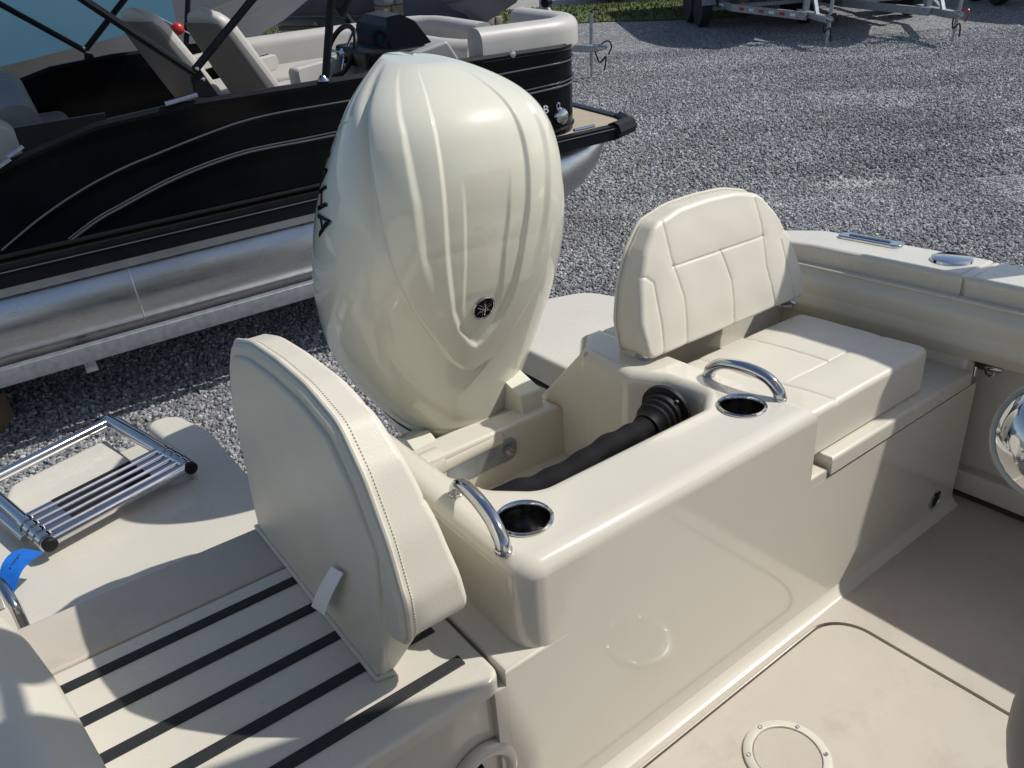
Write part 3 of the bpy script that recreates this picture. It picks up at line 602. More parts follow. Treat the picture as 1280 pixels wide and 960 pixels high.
for p, q in zip(ra, rb_): V += [p, q]
cs = ra; wd = rb_[5]-ra[5]
V2 = V+[v+np.array([0, 0, -.0012]) for v in V]; n = len(V)
F = [(2*i, 2*i+1, 2*i+3, 2*i+2) for i in range(N_-1)]+[(n+2*i, n+2*i+2, n+2*i+3, n+2*i+1) for i in range(N_-1)]
F += [(2*i, 2*i+2, n+2*i+2, n+2*i) for i in range(N_-1)]+[(2*i+1, n+2*i+1, n+2*i+3, 2*i+3) for i in range(N_-1)]+[(0, n, n+1, 1), (n-2, n-1, 2*n-1, 2*n-2)]
link('tape_strip', G().add(V2, F), TAPE, tape)
ik = G()
for k in range(5):
    p = cs[5+k]+wd*.45+np.array([0, 0, .0018]); q = p+np.array([.008, .012, .001])*(1 if k % 2 else -.3)+np.array([.003, 0, 0]); tube([p, q], .0012, 5, g=ik)
link('pen_mark', ik, INK, tape)

# boarding ladder
lad = thing('boarding_ladder', 'folded stainless telescoping ladder lying on the swim platform', 'ladder', (.1, 2.1, -.26), BM)
Lr = (np.array([-.150, 2.23, -.222]), np.array([-.052, 1.812, -.222])); Rr = (np.array([.188, 2.385, -.222]), np.array([.298, 1.925, -.222]))
for (a, b) in (Lr, Rr):
    link('rail', tube([a, b], .0165, 16), CHROME, lad)
    d_ = unit(b-a); s_ = np.array([d_[1], -d_[0], 0])
    sd = 1 if a[0] > 0 else -1
    link('rail', tube([a+s_*-.026*sd+[0, 0, -.012], b+s_*-.020*sd-d_*.09+[0, 0, -.012]], .0115, 14), CHROME, lad)
    link('end_cap', lathe([(.0165, 0), (.0165, .012), (.013, .015)], b, d_, 16), RUBBER, lad)
    for k in range(4):
        p = b-d_*(.016+.036*k); link('collar', tube([p-d_*.012, p+d_*.012], .0205, 18), CHROME, lad)
link('rung', tube([Lr[0]+[.0, .0, 0], Rr[0]-np.array([0, .01, 0])], .0155, 16), CHROME, lad)
for k in range(5):
    dl, dr_ = unit(Lr[1]-Lr[0]), unit(Rr[1]-Rr[0])
    a = Lr[1]-dl*(.008+.036*k); b = Rr[1]-dr_*(.008+.036*k)
    o = link('rung', tube([a, b], .0135 if k else .0150, 14), CHROME, lad)
    if k: link('tread', tube([a+(b-a)*.20+[0, 0, .008], a+(b-a)*.76+[0, 0, .008]], .0090, 8, flat=.8), RUBBER, o)

# ------------------------------------------------------------------ outboard motor (boat frame)
mot = thing('outboard_motor', 'large cream outboard motor with ribbed cowling on the transom', 'outboard motor', (.99, 1.6, -1.0), BM)
HH = np.array([0, .12, .3, .5, .7, .85, .95, 1.0])
CWD = dict(cx=.9905, tilt=.11522, z0=-.2759, z1=.67566, cy=1.4321, n=2.3,
    w=np.array([.151, .247, .311, .334, .304, .248, .180, .064]), fr=np.array([.104, .109, .084, .041, .015, .038, .117, .269]), bk=np.array([.543, .567, .536, .488, .448, .400, .376, .417]))
def hinterp0(h, v):
    m = np.gradient(v, HH); i = np.clip(np.searchsorted(HH, h)-1, 0, len(HH)-2); d = HH[i+1]-HH[i]; s = (h-HH[i])/d
    return (2*s**3-3*s**2+1)*v[i]+(s**3-2*s**2+s)*d*m[i]+(-2*s**3+3*s**2)*v[i+1]+(s**3-s**2)*d*m[i+1]
_hi = np.linspace(0, 1, 401); _hd = 1-(1-_hi)**1.5
def _smooth(v, sg=26):
    y = hinterp0(_hd, v); n = 3*sg; k = np.exp(-.5*(np.arange(-n, n+1)/sg)**2); k /= k.sum()
    ye = np.r_[2*y[0]-y[n:0:-1], y, 2*y[-1]-y[-2:-n-2:-1]]; return np.convolve(ye, k, 'valid')
_TAB = {}
def hinterp(h, v):
    key = id(v)
    if key not in _TAB: _TAB[key] = _smooth(v)
    return np.interp(1-(1-np.clip(h, 0, 1))**(1/1.5), _hi, _TAB[key])
def cowl_raw(phi, h):
    """phi in radians (0 = front, negative = left), h 0 bottom .. 1 top"""
    q = CWD; w = hinterp(h, q['w']); fr = hinterp(h, q['fr']); bk = hinterp(h, q['bk']); e = 2/q['n']
    s, c_ = np.sin(phi), np.cos(phi); X = w*np.sign(s)*np.abs(s)**e; C_ = np.sign(c_)*np.abs(c_)**e
    Y = (fr+bk)/2-(bk-fr)/2*C_; Y = np.where(C_ < 0, (fr+bk)/2+(bk-fr)/2*(-C_)*1.6, Y); X = np.where(C_ < 0, X*(1-.20*C_*C_), X)
    Z = q['z0']+(q['z1']-q['z0'])*h; a = q['tilt']
    return np.stack([X+q['cx'], Y*np.cos(a)-Z*np.sin(a)+q['cy'], Y*np.sin(a)+Z*np.cos(a)], -1)
def sstep(x, w): t = np.clip(x/w*.5+.5, 0, 1); return t*t*(3-2*t)
def cowl_disp(phi, h):
    d = np.degrees(phi)+5; a = np.abs(d)
    I = lambda xs, ys: np.interp(h, xs, ys)
    fade = np.clip((.995-h)/.14, 0, 1)**.8
    big = I([.24, .27, .30, .39, .47, .60, .69, .76, .82, .88, .93, 1], [-4, 6, 11, 21, 29, 41, 49, 56, 63, 71, 80, 90])
    ch1 = I([.40, .53, .62, .75, .83, .89, .95, .98, 1], [16, 22, 27, 33, 39, 44, 52, 58, 60])
    sh = I([.325, .345, .40, .46, .58, .75, .83, .89, .96, 1], [-3, 2, 8, 11.5, 15, 19.5, 22, 24, 27, 30])
    inn = I([.34, .46, .6, .74, .80, .83], [4, 7, 7.5, 9.5, 11, 11.5])
    D = .0085*sstep(big-a, 1.0)*fade
    f1 = np.clip((h-.50)/.12, 0, 1)
    D -= .0075*sstep(ch1-a, 2.6)*fade*f1
    D -= .0075*sstep(sh-a, 1.5)*fade
    f2 = np.clip((.80-h)/.09, 0, 1)*np.clip((h-.42)/.06, 0, 1)
    D -= .0035*sstep(inn-a, 1.0)*f2
    # flank scallop on both sides and the seam of the lower tray
    D -= .017*np.exp(-((a-(big+5))/5.0)**2)*np.clip((h-.62)/.12, 0, 1)*fade
    D -= .004*np.exp(-((h-.055)/.006)**2)
    return D
NPH, NHH = 560, 280
hs = 1-(1-np.linspace(0, 1, NHH))**1.5; _u = np.linspace(-1, 1, NPH, endpoint=False); ph = math.pi*(.55*_u+.45*_u**3)
def cowl(phi, h, extra=0.):
    phi = np.asarray(phi, float); h = np.asarray(h, float); P = cowl_raw(phi, h); e = 1e-3
    dp = cowl_raw(phi+e, h)-cowl_raw(phi-e, h); dh = cowl_raw(phi, np.minimum(h+e, 1))-cowl_raw(phi, np.maximum(h-e, 0))
    N = np.cross(dp, dh); N /= np.linalg.norm(N, axis=-1, keepdims=True)+1e-9
    return P+N*(cowl_disp(phi, h)+extra)[..., None], N
PHI, HG = np.meshgrid(ph, hs); S, SN = cowl(PHI, HG)
if np.mean(SN[NHH//2, NPH//2]*np.array([0, -1, 0])) < 0: pass
top = S[-1].mean(0)+np.array([0, 0, .004]); bot = S[0].mean(0)
V = S.reshape(-1, 3).tolist()+[top.tolist(), bot.tolist()]
F = [(i*NPH+k, i*NPH+(k+1) % NPH, (i+1)*NPH+(k+1) % NPH, (i+1)*NPH+k) for i in range(NHH-1) for k in range(NPH)]
F += [((NHH-1)*NPH+k, (NHH-1)*NPH+(k+1) % NPH, NHH*NPH) for k in range(NPH)]+[((k+1) % NPH, k, NHH*NPH+1) for k in range(NPH)]
cw_o = link('cowling', G().add(V, F), COWL, mot, smooth=60)
rc = cowl_raw(ph, np.full_like(ph, .02)); cc = rc.mean(0)
# dark seam and lower tray, midsection, gear case
link('tray_seal', tube((cc+(rc-cc)*1.003).tolist(), .004, 6, closed=True), DARKG, mot)
ring = lambda s, dz, dy=0: [(cc+(p-cc)*np.array([s, s, 1])+np.array([0, dy, dz])).tolist() for p in rc[::8]]
link('lower_tray', loft([ring(.985, -.004), ring(.93, -.05), ring(.8, -.085), ring(.62, -.11)]), COWL, mot, smooth=50)
link('midsection', loft([[(cc[0]+p[0]*sx, 1.72+p[1]*sy+o_, z) for p in circ(0, 0, 1, 28)] for (z, sx, sy, o_) in ((-.32, .12, .20, 0), (-.5, .095, .17, .0), (-.75, .06, .14, .03), (-1.0, .045, .13, .05))]), COWL, mot, smooth=60)
link('anti_ventilation_plate', plate(rpoly([(cc[0]-.10, 1.58), (cc[0]+.10, 1.58), (cc[0]+.12, 2.0), (cc[0]-.12, 2.0)], .05), -1.0, .014, .004), COWL, mot)
link('gear_case', lathe([(.002, -.30), (.04, -.22), (.062, -.08), (.062, .1), (.045, .2), (.01, .24)], (cc[0], 1.78, -1.12), (0, 1, 0), 24, g=plate(rpoly([(1.66, -1.35), (1.80, -1.35), (1.86, -1.0), (1.66, -1.0)], .03), .008, .016, .004, mp=lambda u, v, w: (cc[0]+w, u, v))), COWL, mot)
for k in range(3):
    a_ = k*2*math.pi/3+.4
    link('propeller_blade', plate(rpoly([(.05, -.04), (.19, -.09), (.20, .06), (.05, .03)], .04), .004, .008, .002, mp=lambda u, v, w: (cc[0]+math.cos(a_)*u-math.sin(a_)*v*.8, 2.0+w+v*.45, -1.12+math.sin(a_)*u+math.cos(a_)*v*.8)), STEEL, mot)
# clamp bracket on the transom
br = link('clamp_bracket', plate(rpoly([(1.475, -.25), (1.49, -.135), (1.60, -.10), (1.68, -.22), (1.60, -.7), (1.52, -.7), (1.515, -.26)], .015), 1.145, .075, .012, mp=lambda u, v, w: (w, u, v)), COWL, mot, wn_=True)
link('clamp_bracket', plate(rpoly([(1.53, -.27), (1.53, -.22), (1.60, -.19), (1.68, -.22), (1.60, -.7), (1.52, -.7)], .015), .845, .075, .012, mp=lambda u, v, w: (w, u, v)), COWL, mot, wn_=True)
link('swivel_tube', tube([(.80, 1.56, -.24), (1.08, 1.56, -.235)], .034, 18), COWL, mot)
link('tilt_tube', tube([(.56, 1.485, -.222), (.80, 1.485, -.215)], .036, 18), GELD, mot)
link('steering_cylinder', tube([(.78, 1.475, -.220), (.975, 1.475, -.212)], .026, 18), GEL, mot)
link('trim_ram', tube([(1.0, 1.5, -.28), (1.0, 1.60, -.55)], .028, 14), BLACKP, mot)
# emblem: black disc, chrome ring, three crossed forks
def on_cowl(phi_deg, h, up=0.):
    P, N = cowl(np.array([math.radians(phi_deg)]), np.array([h])); n_ = N[0]
    if n_ @ (CB-P[0]) < 0: n_ = -n_
    return P[0]+n_*up, n_
EP, EN = on_cowl(-3.4, .448, .001)
eu = unit(np.array([0, 0, 1.])-EN*EN[2]); er = np.cross(eu, EN)
if er @ np.array([1., 0, 0]) < 0: er = -er
emb = link('emblem', lathe([(.0005, .003), (.0270, .003), (.0282, .001), (.0282, -.004)], EP, EN, 40, closed_ends=False), BLACKG, mot)
link('emblem_ring', tube([(EP+EN*.0025+.0300*(math.cos(a_)*er+math.sin(a_)*eu)).tolist() for a_ in np.linspace(0, 2*math.pi, 44, endpoint=False)], .0026, 10, closed=True), CHROME, emb)
for k in range(3):
    a_ = math.pi/2+k*2*math.pi/3; fg = G(); di = lambda a, b, aa=a_: EP+EN*.0042+(a*(math.cos(aa)*er+math.sin(aa)*eu)+b*(-math.sin(aa)*er+math.cos(aa)*eu))
    tube([di(.023, 0), di(.0125, 0)], .0008, 6, g=fg)
    tube([di(-.0215, .0036), di(.009, .0036), di(.012, .002), di(.012, -.002), di(.009, -.0036), di(-.0215, -.0036)], .0008, 6, g=fg)
    link('tuning_fork', fg, CHROME, emb)
# lettering down the left flank
def letters(scale_out, up, m, name):
    V, F = text_mesh('YAMAHA', 1., 0.)
    bm = bmesh.new(); vs = [bm.verts.new(v) for v in V]
    for f in F:
        try: bm.faces.new([vs[i] for i in f])
        except ValueError: pass
    bmesh.ops.remove_doubles(bm, verts=bm.verts, dist=1e-4)
    bmesh.ops.triangulate(bm, faces=bm.faces); bmesh.ops.subdivide_edges(bm, edges=bm.edges, cuts=2, use_grid_fill=True)
    xs = [v.co.x for v in bm.verts]; x0, x1 = min(xs), max(xs)
    gg = G(); idx = {}
    P2 = []
    for v in bm.verts:
        t = (v.co.x-x0)/(x1-x0); s = v.co.y/.73
        t = (t-.5)*(1+scale_out*.02)+.5; s = (s-.5)*(1+scale_out*.25)+.5
        phd = -138+t*41+s*9; hh = .905-.275*t+.03*s
        P2.append(on_cowl(phd, hh, up)[0])
    fs = [[v.index for v in f.verts] for f in bm.faces] if bm.verts.index_update() is None else []
    gg.add(P2, fs); bm.free()
    return link(name, gg, m, mot, smooth=0)
letters(1.0, .0012, CHROME, 'lettering_outline')
letters(0., .0028, BLACKG, 'lettering')

# ------------------------------------------------------------------ unseen hardtop, added to shade the camera's side of the boat
ht = thing('added_hardtop', 'added white hardtop on stainless legs, unseen above the cockpit', 'hardtop', (.95, -.8, .1), BM)
aft = [(.02, .10, .1), (.42, .34, .2), (.85, .385, .3), (1.22, .292, .3), (1.42, .24, .3), (1.60, .168, .2), (1.98, .02, .15)]
link('roof', plate(rpoly([(.02, -1.1, .2)]+aft+[(1.98, -1.1, .2)], .1, 6), 1.36, .06, .02), GEL, ht, wn_=True)
for x, y in ((-.2, -.45), (2.12, -.45), (-.2, -1.0), (2.12, -1.0)):
    xe = .12 if x < 1 else 1.88
    link('leg', tube(spline([(x, y, .09), (x*.9+xe*.1, y, .6), (xe, y+.05, 1.31)], 6), .022, 12), CHROME, ht)
lt_ = link('shade_disc', lathe([(.075, 0), (.075, .05), (.05, .07)], (.835, .545, 1.27), n=24, g=box(.825, .845, .36, .54, 1.30, 1.32)), BLACKP, ht)  # unseen disc and bracket, added to cast a round shadow on the coaming
# unseen board on a post beside the boat, added to shade the bench end
ys_ = thing('shade_board', 'added white board on a timber post, shading the bench end of the cream boat', 'sign', (2.62, .5, -1.65), BM)
link('board', plate(rpoly([(.240, .80), (.84, .80), (.84, 1.13), (.300, 1.13)], .01), 0, .02, .003, mp=lambda u, v, w: (2.61+w, u, v)), WHITE, ys_)
link('post', box(2.61, 2.68, .50, .57, -1.72, 1.05), TIMBER, ys_)
# helm seat close to the camera
hs_ = thing('helm_seat', 'rounded helm seat with polished armrest end at the cockpit edge', 'seat', (1.15, 0, -.6), BM)
def ell(c_, r, n=24, k=14):
    R_ = []
    for i in range(k+1):
        t = -math.pi/2+math.pi*i/k; R_.append([(c_[0]+r[0]*math.cos(t)*math.cos(a_), c_[1]+r[1]*math.cos(t)*math.sin(a_), c_[2]+r[2]*math.sin(t)) for a_ in np.linspace(0, 2*math.pi, n, endpoint=False)])
    return loft(R_, caps=False)
AC = bx(1336, 553, .96); ad = unit(CB-AC); a1 = unit(np.cross(ad, (0, 0, 1))); a2 = np.cross(a1, ad)
link('armrest_shell', lathe([(.002, .042), (.030, .039), (.055, .026), (.072, .006), (.0735, -.01)], AC, ad, 36, closed_ends=False), CHROME, hs_, smooth=80)
link('armrest_rim', lathe([(.0735, -.012), (.079, -.008), (.081, -.02), (.076, -.06), (.05, -.08), (.03, -.14)], AC, ad, 36), GEL, hs_, smooth=80)
link('arm', tube([AC-ad*.10, (1.15, .12, .10), (1.22, -.02, -.02)], .03, 12), GEL, hs_)
link('side_bolster', ell((1.115, .125, -.22), (.16, .135, .20), 32, 18), GREYV, hs_, smooth=80)
link('seat_pad', plate(rpoly([(.98, -.35), (1.45, -.35), (1.45, .12), (.98, .12)], .08, 8), -.12, .12, .05, 6), VINYL, hs_, wn_=True)
link('pedestal', lathe([(.14, 0), (.14, .015), (.05, .03), (.045, .36), (.09, .37)], (1.2, -.1, -.6), n=28), CHROME, hs_)

# ------------------------------------------------------------------ black pontoon boat (own level frame: x to its bow, y away from us, z up)
PA = wz(0, 348, 1.05); PB = wz(807, 156, 1.05); pd = unit(PB-PA); pn = np.array([-pd[1], pd[0], 0.])
PM = frame(np.stack([pd, pn, [0, 0, 1.]], 1), (PA[0], PA[1], 0))
def pp(u, v, o=0.):
    """pixel -> (s, z) on the pontoon's vertical plane y=o"""
    r = wray(u, v); A_ = np.array([PA[0], PA[1], 0])+pn*o; t = ((A_-CW)@pn)/(r@pn); P = CW+r*t
    return np.array([(P-A_)@pd, P[2]])
pon = thing('pontoon_boat', 'black pontoon boat with grey seats and aluminium floats', 'boat', (1.0, 1.25, .45), PM)
def pt(name, g, m, parent=None, **k): return link(name, g, m, parent or pon, **k)
SB = -2.8                                                     # stern
def pontube(o):
    R_ = []
    for s, r, zc in [(SB, .31, .745), (3.0, .31, .745), (3.35, .305, .75), (3.6, .28, .785), (3.8, .235, .83), (3.97, .17, .885), (4.08, .09, .945), (4.12, .03, .98)]:
        R_.append([(s, o+r*math.cos(a_), zc+r*math.sin(a_)) for a_ in np.linspace(0, 2*math.pi, 48, endpoint=False)])
    t_ = pt('pontoon_tube', loft(R_), ALU, smooth=40)
    for s in (.58, 2.3, -1.1):
        pt('weld_band', tube([(s, o+.311*math.cos(a_), .745+.311*math.sin(a_)) for a_ in np.linspace(0, 2*math.pi, 48, endpoint=False)], .0045, 6, closed=True), ALUP, t_)
    pt('splash_fin', box(SB, 3.3, o-.30, o-.21, .965, .985, box(SB, 3.3, o-.305, o-.298, .93, .985)), ALUP, t_)
    return t_
pontube(.36); pontube(2.14)
for k in range(12): pt('cross_member', box(SB+.3+.55*k, SB+.36+.55*k, .06, 2.44, .99, 1.045), ALUP)
dk_ = rpoly([(SB, 0), (3.95, 0, .05), (4.14, .10, .05), (4.14, 2.40, .05), (3.95, 2.5, .05), (SB, 2.5)], .02)
pt('deck', plate(dk_, 1.092, .045, .004), TAN)
_or = [np.array(p) for p in inset(ccw(dk_), -.035)]; _ir = [np.array(p) for p in inset(ccw(dk_), .03)]
def band(z0, z1, oo, ii):
    g_ = G(); n_ = len(oo); V = [(*p, z0) for p in oo]+[(*p, z1) for p in oo]+[(*p, z1) for p in ii]+[(*p, z0) for p in ii]
    return g_.add(V, [(a*n_+k, a*n_+(k+1) % n_, b*n_+(k+1) % n_, b*n_+k) for a, b in ((0, 1), (1, 2), (2, 3), (3, 0)) for k in range(n_)])
pt('deck_rail', band(1.005, 1.104, _or, [p+(q-p)*0 for p, q in zip(_ir, _ir)]), BLACKP, smooth=0)
pt('deck_rail_trim', tube([(s, -.037, 1.085) for s in np.linspace(SB, 3.95, 10)], .0035, 6), TRIM)
pt('rail_corner', tube([(3.93, -.012, 1.062), (4.12, .05, 1.062), (4.16, .2, 1.062)], .066, 8), RUBBER)
pt('bow_skirt', plate(rpoly([(2.0, .82), (2.9, 1.02), (3.85, 1.03), (3.6, .98), (2.0, .62)], .01), .10, .02, .004, mp=lambda u, v, w: (u, .18-w, v)), BLACKG)
cle = pt('deck_cleat', tube([(3.62, .045, 1.115), (3.80, .045, 1.115)], .012, 8), CHROME)
# fence walls
def fpath(o_in=.07, r=.30, s0=-1.9, s1=3.78, part_='near'):
    P = [(s0, o_in), (s1-r, o_in)]+[(s1-r+r*math.sin(t), o_in+r-r*math.cos(t)) for t in np.linspace(.12, math.pi/2, 10)]+[(s1, .85)]
    return P
def ztop(s): return float(np.interp(s, [-2.2, -1.0, -.3, 0, .35, .66, 1.1, 2.2, 4], [1.13, 1.22, 1.40, 1.505, 1.60, 1.672, 1.70, 1.69, 1.66]))
def wall(path, zt, th=.035, z0=1.10):
    P = [np.array(p, float) for p in path]; rings = []
    for i, p in enumerate(P):
        t = unit(P[min(i+1, len(P)-1)]-P[max(i-1, 0)]); n_ = np.array([-t[1], t[0]]); z1 = zt(p[0])
        rings.append([(p[0], p[1], z0), (p[0], p[1], z1), (*(p+n_*th), z1), (*(p+n_*th), z0)])
    return loft(rings)
near = resample(fpath(), 90, closed=False)
pt('fence_panel', wall(near, ztop), BLACKG, smooth=30)
far = [(p[0], 2.5-p[1]) for p in near]
pt('fence_panel', wall([(p[0], p[1]) for p in far], lambda s: ztop(s)-.0, th=-.035), BLACKG, smooth=30)
pt('fence_panel', box(SB+.1, SB+.14, .07, 2.43, 1.1, 1.15), BLACKG)
pt('fence_cap', tube([(p[0], p[1]+.0, ztop(p[0])) for p in near], .022, 6), BLACKP)
pt('fence_cap', tube([(p[0], p[1], ztop(p[0])) for p in far], .022, 6), BLACKP)
def fence_line(pix, z_end, rad_, m=ALUP, off=.012):
    S_ = [pp(u, v, .07) for (u, v) in pix]; ss = [q[0] for q in S_]; zz = [q[1] for q in S_]
    sp_ = [np.array([a, b]) for a, b in zip(ss, zz)]; sp_ = spline(sp_, 6); out = [(q[0], .07-off, q[1]) for q in sp_ if q[0] < 3.46]
    zl = out[-1][2]
    for t in np.linspace(.05, math.pi/2, 10): out.append((3.48+(.30+off)*math.sin(t), .37-(.30+off)*math.cos(t), zl+(z_end-zl)*t/1.57))
    out.append((3.78+off, .85, z_end)); pt('fence_trim', tube(out, rad_, 8), m)
fence_line([(2, 312), (50, 272), (100, 238), (150, 211), (200, 190), (250, 170), (300, 152), (350, 140), (420, 128), (633, 91), (735, 71)], pp(744, 69, .07)[1], .0055, TRIM)
fence_line([(85, 298), (120, 272), (150, 255), (200, 228), (250, 206), (300, 189), (340, 180), (420, 164), (660, 112), (738, 93)], pp(744, 91, .07)[1], .0045, TRIM)
fence_line([(88, 300), (122, 275), (152, 258), (202, 231), (252, 209), (302, 192), (342, 183), (420, 168), (661, 117), (738, 98)], pp(744, 95, .07)[1], .007, TRIM)
pt('fence_base_trim', tube([(p[0], p[1]-.012 if p[0] < 3.5 else p[1], 1.135) for p in near], .012, 6), BLACKP)
# docking light, grommet, lettering on the bow panel
dl = pp(703, 146, .05); d_ = pt('docking_light', lathe([(.002, .03), (.03, .028), (.05, .018), (.058, .0)], (dl[0], .065, dl[1]), (0, -1, 0), 28, closed_ends=False), CHROME)
gm = pp(699, 133, .05); pt('cable_grommet', tube([(gm[0]+.013*math.cos(a_), .062, gm[1]+.02*math.sin(a_)) for a_ in np.linspace(0, 6.283, 18, endpoint=False)], .006, 8, closed=True), CHROME)
Vt, Ft = text_mesh('RB', 1., .02); te = pp(691, 133, .06)
gt = G().add([(te[0]-.135+v[0]*.085, .058-v[2]*.1, te[1]-.035+v[1]*.075) for v in Vt], Ft); pt('lettering', gt, WHITE, smooth=0)
pt('nav_light', lathe([(.025, 0), (.02, .012), (.002, .016)], (pp(640, 68, .05)[0], .046, pp(640, 68, .05)[1]), (0, -1, 0), 16), CHROME)
# seating
def bolster(path, w=.20, h=.20, name='seat_back', m=BEIGE, parent=None, z=lambda s: 1.70):
    P = [np.array(p, float) for p in path]; rings = []
    sec = rpoly([(-w/2, 0, .03), (w/2, 0, .03), (w/2, h, w*.42), (-w/2, h, w*.42)], .03, 6)
    for i, p in enumerate(P):
        t = unit(P[min(i+1, len(P)-1)]-P[max(i-1, 0)]); n_ = np.array([-t[1], t[0]])
        rings.append([(*(p+n_*a), z(p[0])+b) for (a, b) in sec])
    return pt(name, loft(rings), m, parent, smooth=50)
nb = [(p[0], p[1]+.085) for p in near if p[0] > 2.93]
cz = lambda s: ztop(s)-.03
c1 = bolster([p for p in nb if p[0] < 3.38], .19, .20, 'bow_couch_back', z=cz); bolster([p for p in nb if p[0] >= 3.32], .19, .20, 'bow_couch_back', z=cz)
pt('bow_couch_seat', plate(rpoly([(2.9, .2), (3.6, .2), (3.6, .75), (2.9, .75)], .06), 1.50, .38, .05), BEIGE)
zf = lambda s: 1.47
bolster([(3.68, 1.32), (3.68, 1.65), (3.68, 1.95)], .18, .245, 'far_couch_back', z=zf)
bolster([(3.68, 1.955), (3.66, 2.12), (3.58, 2.26), (3.44, 2.33), (3.25, 2.34), (3.0, 2.34)], .18, .245, 'far_couch_back', z=zf)
bolster([(2.995, 2.34), (2.6, 2.34), (2.2, 2.34), (1.9, 2.34)], .18, .245, 'far_couch_back', z=zf)
pt('far_couch_seat', plate(rpoly([(1.9, 1.75), (3.6, 1.75), (3.6, 2.3), (1.9, 2.3)], .06), 1.50, .38, .05), BEIGE)
bolster([(2.98, 1.45), (2.98, 1.1), (3.0, .8), (3.05, .6), (3.12, .5)], .22, .25, 'lounge_back', z=lambda s: 1.48)
# helm console, windscreen, wheel
con = pt('helm_console', plate(rpoly([(2.30, 1.1), (2.93, 1.1), (2.92, 1.62), (2.82, 1.78), (2.46, 1.72), (2.30, 1.56)], .03), 0, .78, .02, mp=lambda u, v, w: (u, .30-w, v)), GREYP, smooth=40)
pt('console_dash', plate(rpoly([(2.30, .42), (2.5, .36), (2.76, .36), (2.76, 1.0), (2.30, .98)], .05), 1.76, .10, .02), BLACKP, con)
pt('windscreen', loft([[(2.48, .42, 1.76), (2.76, .40, 1.76), (2.82, .98, 1.76), (2.46, .98, 1.76)], [(2.50, .50, 1.88), (2.68, .46, 1.90), (2.70, .95, 1.90), (2.48, .95, 1.88)], [(2.53, .56, 1.93), (2.62, .54, 1.94), (2.64, .90, 1.94), (2.53, .90, 1.93)]]), BLACKG, con, smooth=30)
wc_ = np.array([2.29, .82, 1.735]); wa = unit((-.85, -.12, .5)); w1 = unit(np.cross(wa, (0, 0, 1))); w2 = np.cross(w1, wa)
whl = pt('steering_wheel', tube([wc_+.165*(math.cos(a_)*w1+math.sin(a_)*w2) for a_ in np.linspace(0, 6.283, 40, endpoint=False)], .017, 10, closed=True), BLACKP)
for k in range(3):
    a_ = math.pi/2+k*2.094+.5; pt('spoke', tube([wc_-wa*.03, wc_+.16*(math.cos(a_)*w1+math.sin(a_)*w2)], .009, 8), CHROME, whl)
pt('hub', lathe([(.03, -.06), (.035, -.02), (.02, 0)], wc_, wa, 16), CHROME, whl)
pt('steering_column', tube([wc_-wa*.03, wc_-wa*.25], .035, 12), BLACKP)
# helm chairs
def chair(s, o, ztop_, ang, lean_=.30):
    ca, sa = math.cos(ang), math.sin(ang); T = lambda x, y, z: (s+x*ca-y*sa, o+x*sa+y*ca, z)
    ch = pt('helm_chair', lathe([(.16, 0), (.16, .02), (.05, .04), (.05, .30)], (s, o, 1.09), n=20), BLACKP)
    h = ztop_-1.46; rings = []; sh_ = []
    for t in np.linspace(0, 1, 22):
        wd_ = .185*(1-.18*t**2); dp_ = .075*(1-.2*t); z = 1.46+h*t; x = -.20-lean_*t
        e_ = max(0, (t-.80)/.20)**1.3; wd_ *= math.sqrt(max(.02, 1-.97*e_**2)); dp_ *= math.sqrt(max(.08, 1-.9*e_**2))
        pl = rpoly([(-dp_, -wd_, .05), (dp_, -wd_, .05), (dp_, wd_, .05), (-dp_, wd_, .05)], .04, 5)
        rings.append([T(x+p[0], p[1], z) for p in pl]); sh_.append([T(x-.022+p[0]*.9, p[1]*1.015, z-.02) for p in pl])
    pt('backrest', loft(rings), BEIGE2, ch, smooth=50); pt('back_shell', loft(sh_[:20]), SHELL, ch, smooth=50)
    pt('seat', loft([[T(*p) for p in r_] for r_ in [[(q[0], q[1], z) for q in rpoly([(-.24*k, -.27*k, .06), (.28*k, -.26*k, .06), (.28*k, .26*k, .06), (-.24*k, .27*k, .06)], .06, 5)] for z, k in ((1.36, .94), (1.39, 1), (1.48, 1), (1.52, .93))]]), BEIGE, ch, smooth=40)
    for sd in (-1, 1):
        pl = rpoly([(-.22, 1.58, .03), (.22, 1.60, .05), (.24, 1.70, .05), (-.22, 1.70, .03)], .02, 5)
        pt('armrest', loft([[T(p[0], sd*.30+w_*k, p[1]) for p in [(c0[0]*1., c0[1]) for c0 in (pl if abs(w_) < .04 else [((q[0]-.0)*.96, (q[1]-1.645)*.85+1.645) for q in pl])]] for w_, k in ((-.045, 1), (-.03, 1), (.03, 1), (.045, 1))]), BEIGE, ch, smooth=40)
BEIGE2 = BEIGE; SHELL = mat('chair_shell', (.13, .128, .125), .45, var=.05)
q1 = pp(166, 3, 1.75); q2 = pp(239, 3, 1.25)
chair(q1[0]+.42, 1.60, q1[1], rad(28), .36); chair(q2[0]+.44, 1.05, q2[1], rad(28), .36)
rb2 = pp(222, 36, 2.40); pt('side_light', ell((rb2[0], 2.40, rb2[1]), (.05, .04, .045), 14, 8), RED); pt('light_stem', tube([(rb2[0]-.14, 2.40, rb2[1]+.11), (rb2[0]+.18, 2.40, rb2[1]-.12)], .011, 8), CHROME)
